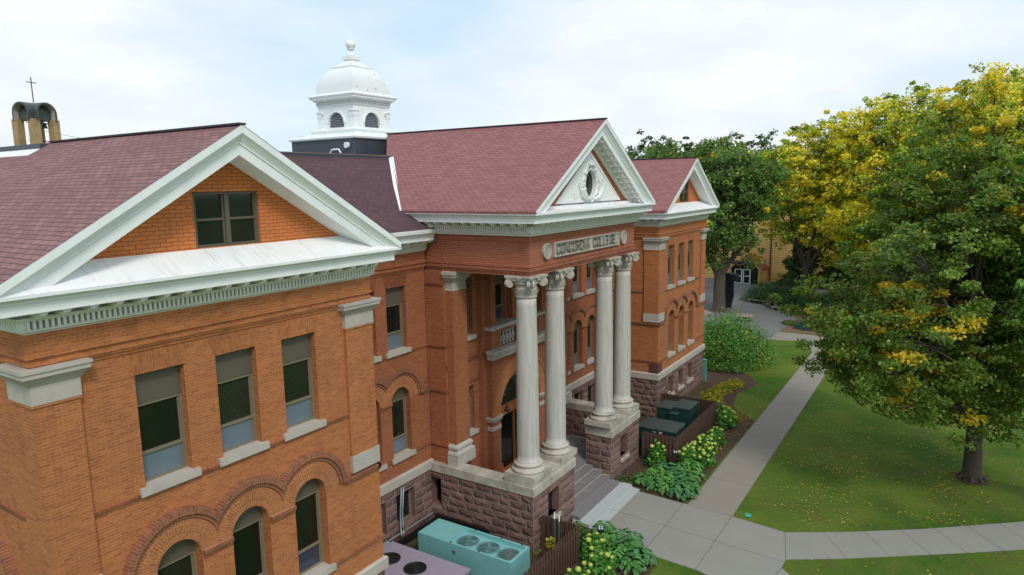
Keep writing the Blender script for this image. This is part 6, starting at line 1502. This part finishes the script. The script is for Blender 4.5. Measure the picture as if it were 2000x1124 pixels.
bo = empty('bollard_light', (80.9, 1.6, 0)); tag(bo, 'cream bollard light between two benches', 'lamp'); q = MB(); q.lathe([(0.2, 0), (0.2, 1.15), (0.2, 1.16)], 0, 0, 16); q.build('post', simple('cream_concrete', (0.42, 0.38, 0.30), 0.8), bo); q = MB(); q.lathe([(0.17, 1.16), (0.17, 1.34)], 0, 0, 16); q.build('lens', M_black, bo); q = MB(); q.lathe([(0.21, 1.34), (0.21, 1.5), (0.18, 1.52)], 0, 0, 16); q.build('cap', MATS['cream_concrete'], bo)
st_ = empty('statue', (78.3, 7.15, 0)); tag(st_, 'dark metal abstract statue with an overhanging hood half hidden by the elm trunk', 'statue')
q = MB(); q.prism([(-0.9, 0), (0.75, 0), (1.05, 1.6), (0.95, 3.7), (-0.7, 3.7), (-1.05, 1.8)], lambda a, b, d: (d, -a, b), -0.35, 0.35); q.build('shaft', simple('dark_bronze', (0.022, 0.032, 0.042), 0.4, metal=0.5), st_)
q = MB(); q.prism([(-0.9, 3.7), (1.6, 3.55), (1.4, 4.4), (-0.6, 4.6)], lambda a, b, d: (d, -a, b), -0.6, 0.6); q.build('hood', MATS['dark_bronze'], st_)
pl_ = empty('stone_planter', (71.6, 3.0, 0)); tag(pl_, 'low round stone table in the court beyond the green shrub', 'table'); q = MB(); q.lathe([(0.35, 0), (0.3, 0.5), (0.4, 0.6)], 0, 0, 20); q.build('pedestal', M_bench, pl_); q = MB(); q.lathe([(1.0, 0.6), (1.05, 0.64), (1.05, 0.72), (1.0, 0.75)], 0, 0, 28); q.build('top', M_bench, pl_); q=MB(); q.box(1.3,-0.4,0.03,1.6,0.4,0.5); q.build('seat', M_bench, pl_)
cr_ = empty('litter_bin', (93, 15.6, 0)); tag(cr_, 'square brown litter bin far left in the court', 'bin'); q = MB(); q.box(-0.8, -0.8, 0.1, 0.8, 0.8, 2.0); q.build('body', simple('tan_slatted_wood', (0.16, 0.12, 0.06), 0.8), cr_); q = MB(); q.box(-0.85, -0.85, 2.0, 0.85, 0.85, 2.15); q.build('lid', M_black, cr_)
# ------------------------------------------------------------------ yellow clapboard hall
def clap():
    m = NT('yellow_clapboard'); g = m.pos(); sp = m.new('ShaderNodeSeparateXYZ'); m.link(g.outputs['Position'], sp.inputs[0]); f = m.math('FRACT', m.math('MULTIPLY', sp.outputs[2], 2.9))
    c = m.mix(m.ramp(f, [(0.0, 1.0), (0.10, 1.0), (0.16, 0.0)]), m.mix(m.noise(g.outputs['Position'], 0.6, 5), (0.60, 0.37, 0.12), (0.70, 0.45, 0.17)), (0.22, 0.12, 0.035))
    m.link(c, m.p.inputs['Base Color']); m.p.inputs['Roughness'].default_value = 0.7; m.bump(f, 0.5, 0.05); return m.m
M_clap = clap()
YH = empty('clapboard_hall', (104.5, 10, 0)); tag(YH, 'yellow clapboard hall with a red gabled glass entrance beyond the court', 'building')
wn = [(-6.6, 8.0, 1.7, 3.6), (-6.6, 3.4, 1.7, 3.0), (-6.6, 0.4, 1.5, 1.0), (-13, 8.0, 1.7, 3.0), (-13, 3.4, 1.7, 3.0), (9, 8, 1.7, 3), (15, 8, 1.7, 3), (9, 3.4, 1.7, 3), (15, 3.4, 1.7, 3)]
m = MB(); hs = [rect(y-w_/2, z, y+w_/2, z+h) for (y, z, w_, h) in wn]
m.panel(rect(-19, 0, 30, 12.5), hs, lambda a, b, d: (0+d, a, b), 0, 0.3); m.box(0.3, -19, 0, 18, -18.7, 12.5); m.box(0.3, 29.7, 0, 18, 30, 12.5); m.box(17.7, -18.7, 0, 18, 29.7, 12.5)
yw_ = m.build('wall', M_clap, YH)
for (y, z, w_, h) in wn:
    f = MB(); fn = lambda a, b, d: (d, a, b); win_frame(f, fn, y, w_/2, z, z+h, 0.12, [z+h*0.5], t=0.1); wo = f.build('window', simple('dark_brown_frame', (0.06, 0.035, 0.025), 0.6) if 'dark_brown_frame' not in MATS else MATS['dark_brown_frame'], YH); pane(fn, y, w_/2-0.1, z+0.1, z+h-0.1, 0.18, 'glass_pane', M_glass, wo)
q = MB(); q.prism([(-19.5, 12.3), (30.5, 12.3), (30.5, 12.6), (-19.5, 12.6)], lambda a, b, d: (d, a, b), -0.4, 18.4); q.build('roof', M_ridge, YH)
q = MB(); q.box(-0.12, -2.6-0.08, 0, -0.01, -2.6+0.08, 12.2); q.build('downpipe', MATS['dark_brown_frame'], YH)
M_redtile = shingle('red_tile', (0.36, 0.075, 0.045), (0.28, 0.055, 0.035), (0.10, 0.02, 0.02), 1.4)
# entrance wing: x -4.4..0, y -2.0..2.4 about local y
q = MB(); q.box(-4.2, -2.0, 0, 0, -1.75, 2.5); q.box(-4.2, 2.2, 0, 0, 2.45, 2.5); q.build('wall', M_clap, YH)
q = MB(); ya, zap, zee = 0.2, 4.35, 2.35
for sg in (-1, 1):
    ye2 = ya+sg*2.65
    q.add([(-4.65, ya, zap), (0.05, ya, zap), (0.05, ye2, zee), (-4.65, ye2, zee), (-4.65, ya, zap-0.16), (0.05, ya, zap-0.16), (0.05, ye2, zee-0.16), (-4.65, ye2, zee-0.16)], [(0, 1, 2, 3), (7, 6, 5, 4), (0, 3, 7, 4), (2, 6, 7, 3)])
pr_ = q.build('porch_roof', M_redtile, YH)
q = MB()
for sg in (-1, 1):
    ye2 = ya+sg*2.6; q.add([(-4.68, ya, zap-0.02), (-4.68, ye2, zee-0.02), (-4.68, ye2, zee-0.32), (-4.68, ya, zap-0.32), (-4.62, ya, zap-0.02), (-4.62, ye2, zee-0.02), (-4.62, ye2, zee-0.32), (-4.62, ya, zap-0.32)], [(0, 1, 2, 3), (4, 7, 6, 5), (0, 4, 5, 1), (3, 2, 6, 7)])
q.build('bargeboard', M_clap, pr_)
q = MB(); q.prism([(-1.75, 0), (2.2, 0), (2.2, 2.4), (ya, 4.1), (-1.75, 2.4)], lambda a, b, d: (d, a, b), -4.05, -4.0); q.build('glass_wall', M_glass, YH)
for dy in (-0.62, 0.62):
    f = MB(); win_frame(f, lambda a, b, d: (d, a, b), ya+0.35+dy, 0.56, 0.05, 2.25, -4.16, [1.2], t=0.1); f.build('entrance_door', M_white, YH)
f = MB()
for yy in (-1.1, 1.75): f.box(-4.12, yy-0.04, 0.0, -4.05, yy+0.04, 3.2)
f.build('mullion', MATS['dark_brown_frame'], YH)
# white building glimpsed through the right trees
WB = empty('white_building', (113.5, -22.5, 0)); tag(WB, 'white walled building with a round emblem glimpsed between the right hand trees', 'building')
q = MB(); q.box(0, -3.5, 0, 9, 3.0, 7.2); q.box(2.0, -14, 0, 11, -3.5, 4.0); q.build('wall', simple('pale_stucco', (0.55, 0.53, 0.47), 0.8), WB)
q = MB(); q.box(-0.2, -3.8, 7.2, 9.2, 3.2, 7.5); q.build('roof', M_rim, WB)
q = MB(); n = 24; q.add([(-0.03, 0.9+rr*math.cos(2*math.pi*k/n), 2.6+rr*math.sin(2*math.pi*k/n)) for rr in (0.62, 0.75) for k in range(n)], [(k, (k+1)%n, n+(k+1)%n, n+k) for k in range(n)]); q.build('round_emblem', simple('dark_slate_ring', (0.05, 0.09, 0.11), 0.6), WB)
q = MB(); q.box(1.97, -11, 0.9, 2.05, -8.6, 3.0); q.box(1.97, -7.5, 0.9, 2.05, -5.5, 3.0); q.build('window', M_glass, WB)
# ------------------------------------------------------------------ bell tower
BT = empty('bell_tower', (39.9, 91.3, 0), R(16)); tag(BT, 'distant tan brick bell tower with dark vaulted roofs and a thin cross', 'tower')
h = 1.95; zt = 25.9
for i, (sx, sy) in enumerate(((-1, -1), (1, -1), (1, 1), (-1, 1))):
    q = MB(); cx_, cy_ = sx*(h-0.5), sy*(h-0.5)
    q.box(cx_-0.5, cy_-0.5, 0, cx_+0.5, cy_+0.5, zt-0.4); q.build('brick_pier', M_tan, BT)
q = MB(); q.box(-h, -h, 8, h, h, 8.6); q.box(-h, -h, 16, h, h, 16.5); q.build('floor_slab', M_tan, BT)
def vault(axis):
    q = MB(); n = 16; ro, ri, L_ = 1.42, 1.2, h+0.2
    zc = zt-0.05
    pts = [(ro, -0.5)]+[(ro*math.cos(t), 0.55+ro*0.95*math.sin(t)) for t in [math.pi*k/n for k in range(n+1)]]+[(-ro, -0.5)]
    pin = [(ri, -0.5)]+[(ri*math.cos(t), 0.55+ri*0.95*math.sin(t)) for t in [math.pi*k/n for k in range(n+1)]]+[(-ri, -0.5)]
    def M(a, b, d): return (a, d, zc+b) if axis == 'y' else (d, a, zc+b)
    m2 = MB()
    for k in range(len(pts)-1):
        for s0, s1 in ((-L_, L_),):
            q.add([M(*pts[k], s0), M(*pts[k+1], s0), M(*pts[k+1], s1), M(*pts[k], s1)], [(0, 1, 2, 3)])
            m2.add([M(*pin[k], s0), M(*pin[k+1], s0), M(*pin[k+1], s1), M(*pin[k], s1)], [(0, 1, 2, 3)])
        for s0 in (-L_, L_): q.add([M(*pts[k], s0), M(*pts[k+1], s0), M(*pin[k+1], s0), M(*pin[k], s0)], [(0, 1, 2, 3)])
    v_ = q.build('vaulted_roof', M_copper, BT, fixn=False); m2.build('vault_lining', M_vaulti, v_, fixn=False)
vault('x'); vault('y')
for bx_, by_, bz, br in ((-0.5, -0.8, 24.6, 0.5), (0.6, -0.8, 24.8, 0.38), (0.0, -0.6, 22.2, 0.6), (0.5, 0.3, 22.4, 0.4)):
    q = MB(); q.lathe([(br, bz-br*1.1), (br*0.8, bz-br*0.8), (br*0.6, bz), (br*0.45, bz+br*0.5), (0.05, bz+br*0.7)], bx_, by_, 16); q.bar((bx_-1.6, by_, bz+br*0.75), (bx_+1.6, by_, bz+br*0.75), 0.08, 0.08); q.build('bell', M_black, BT, fixn=False)
q = MB(); q.tube([(0, 0, zt+1.9), (0, 0, zt+5.3)], 0.07, 6); q.bar((-0.75, 0, zt+4.6), (0.75, 0, zt+4.6), 0.10, 0.10); q.build('cross', M_rust, BT)
bo_ = MB(); a = Vector((40, 90, 24)); b = Vector((22.5, 22, 17.4)); 
bo_.tube([a.lerp(b, k/10)-Vector((0, 0, 0.25*math.sin(math.pi*k/10))) for k in range(11)], 0.02, 4); tag(bo_.build('overhead_cable', M_black), 'thin cable from the bell tower to the roof', 'cable')
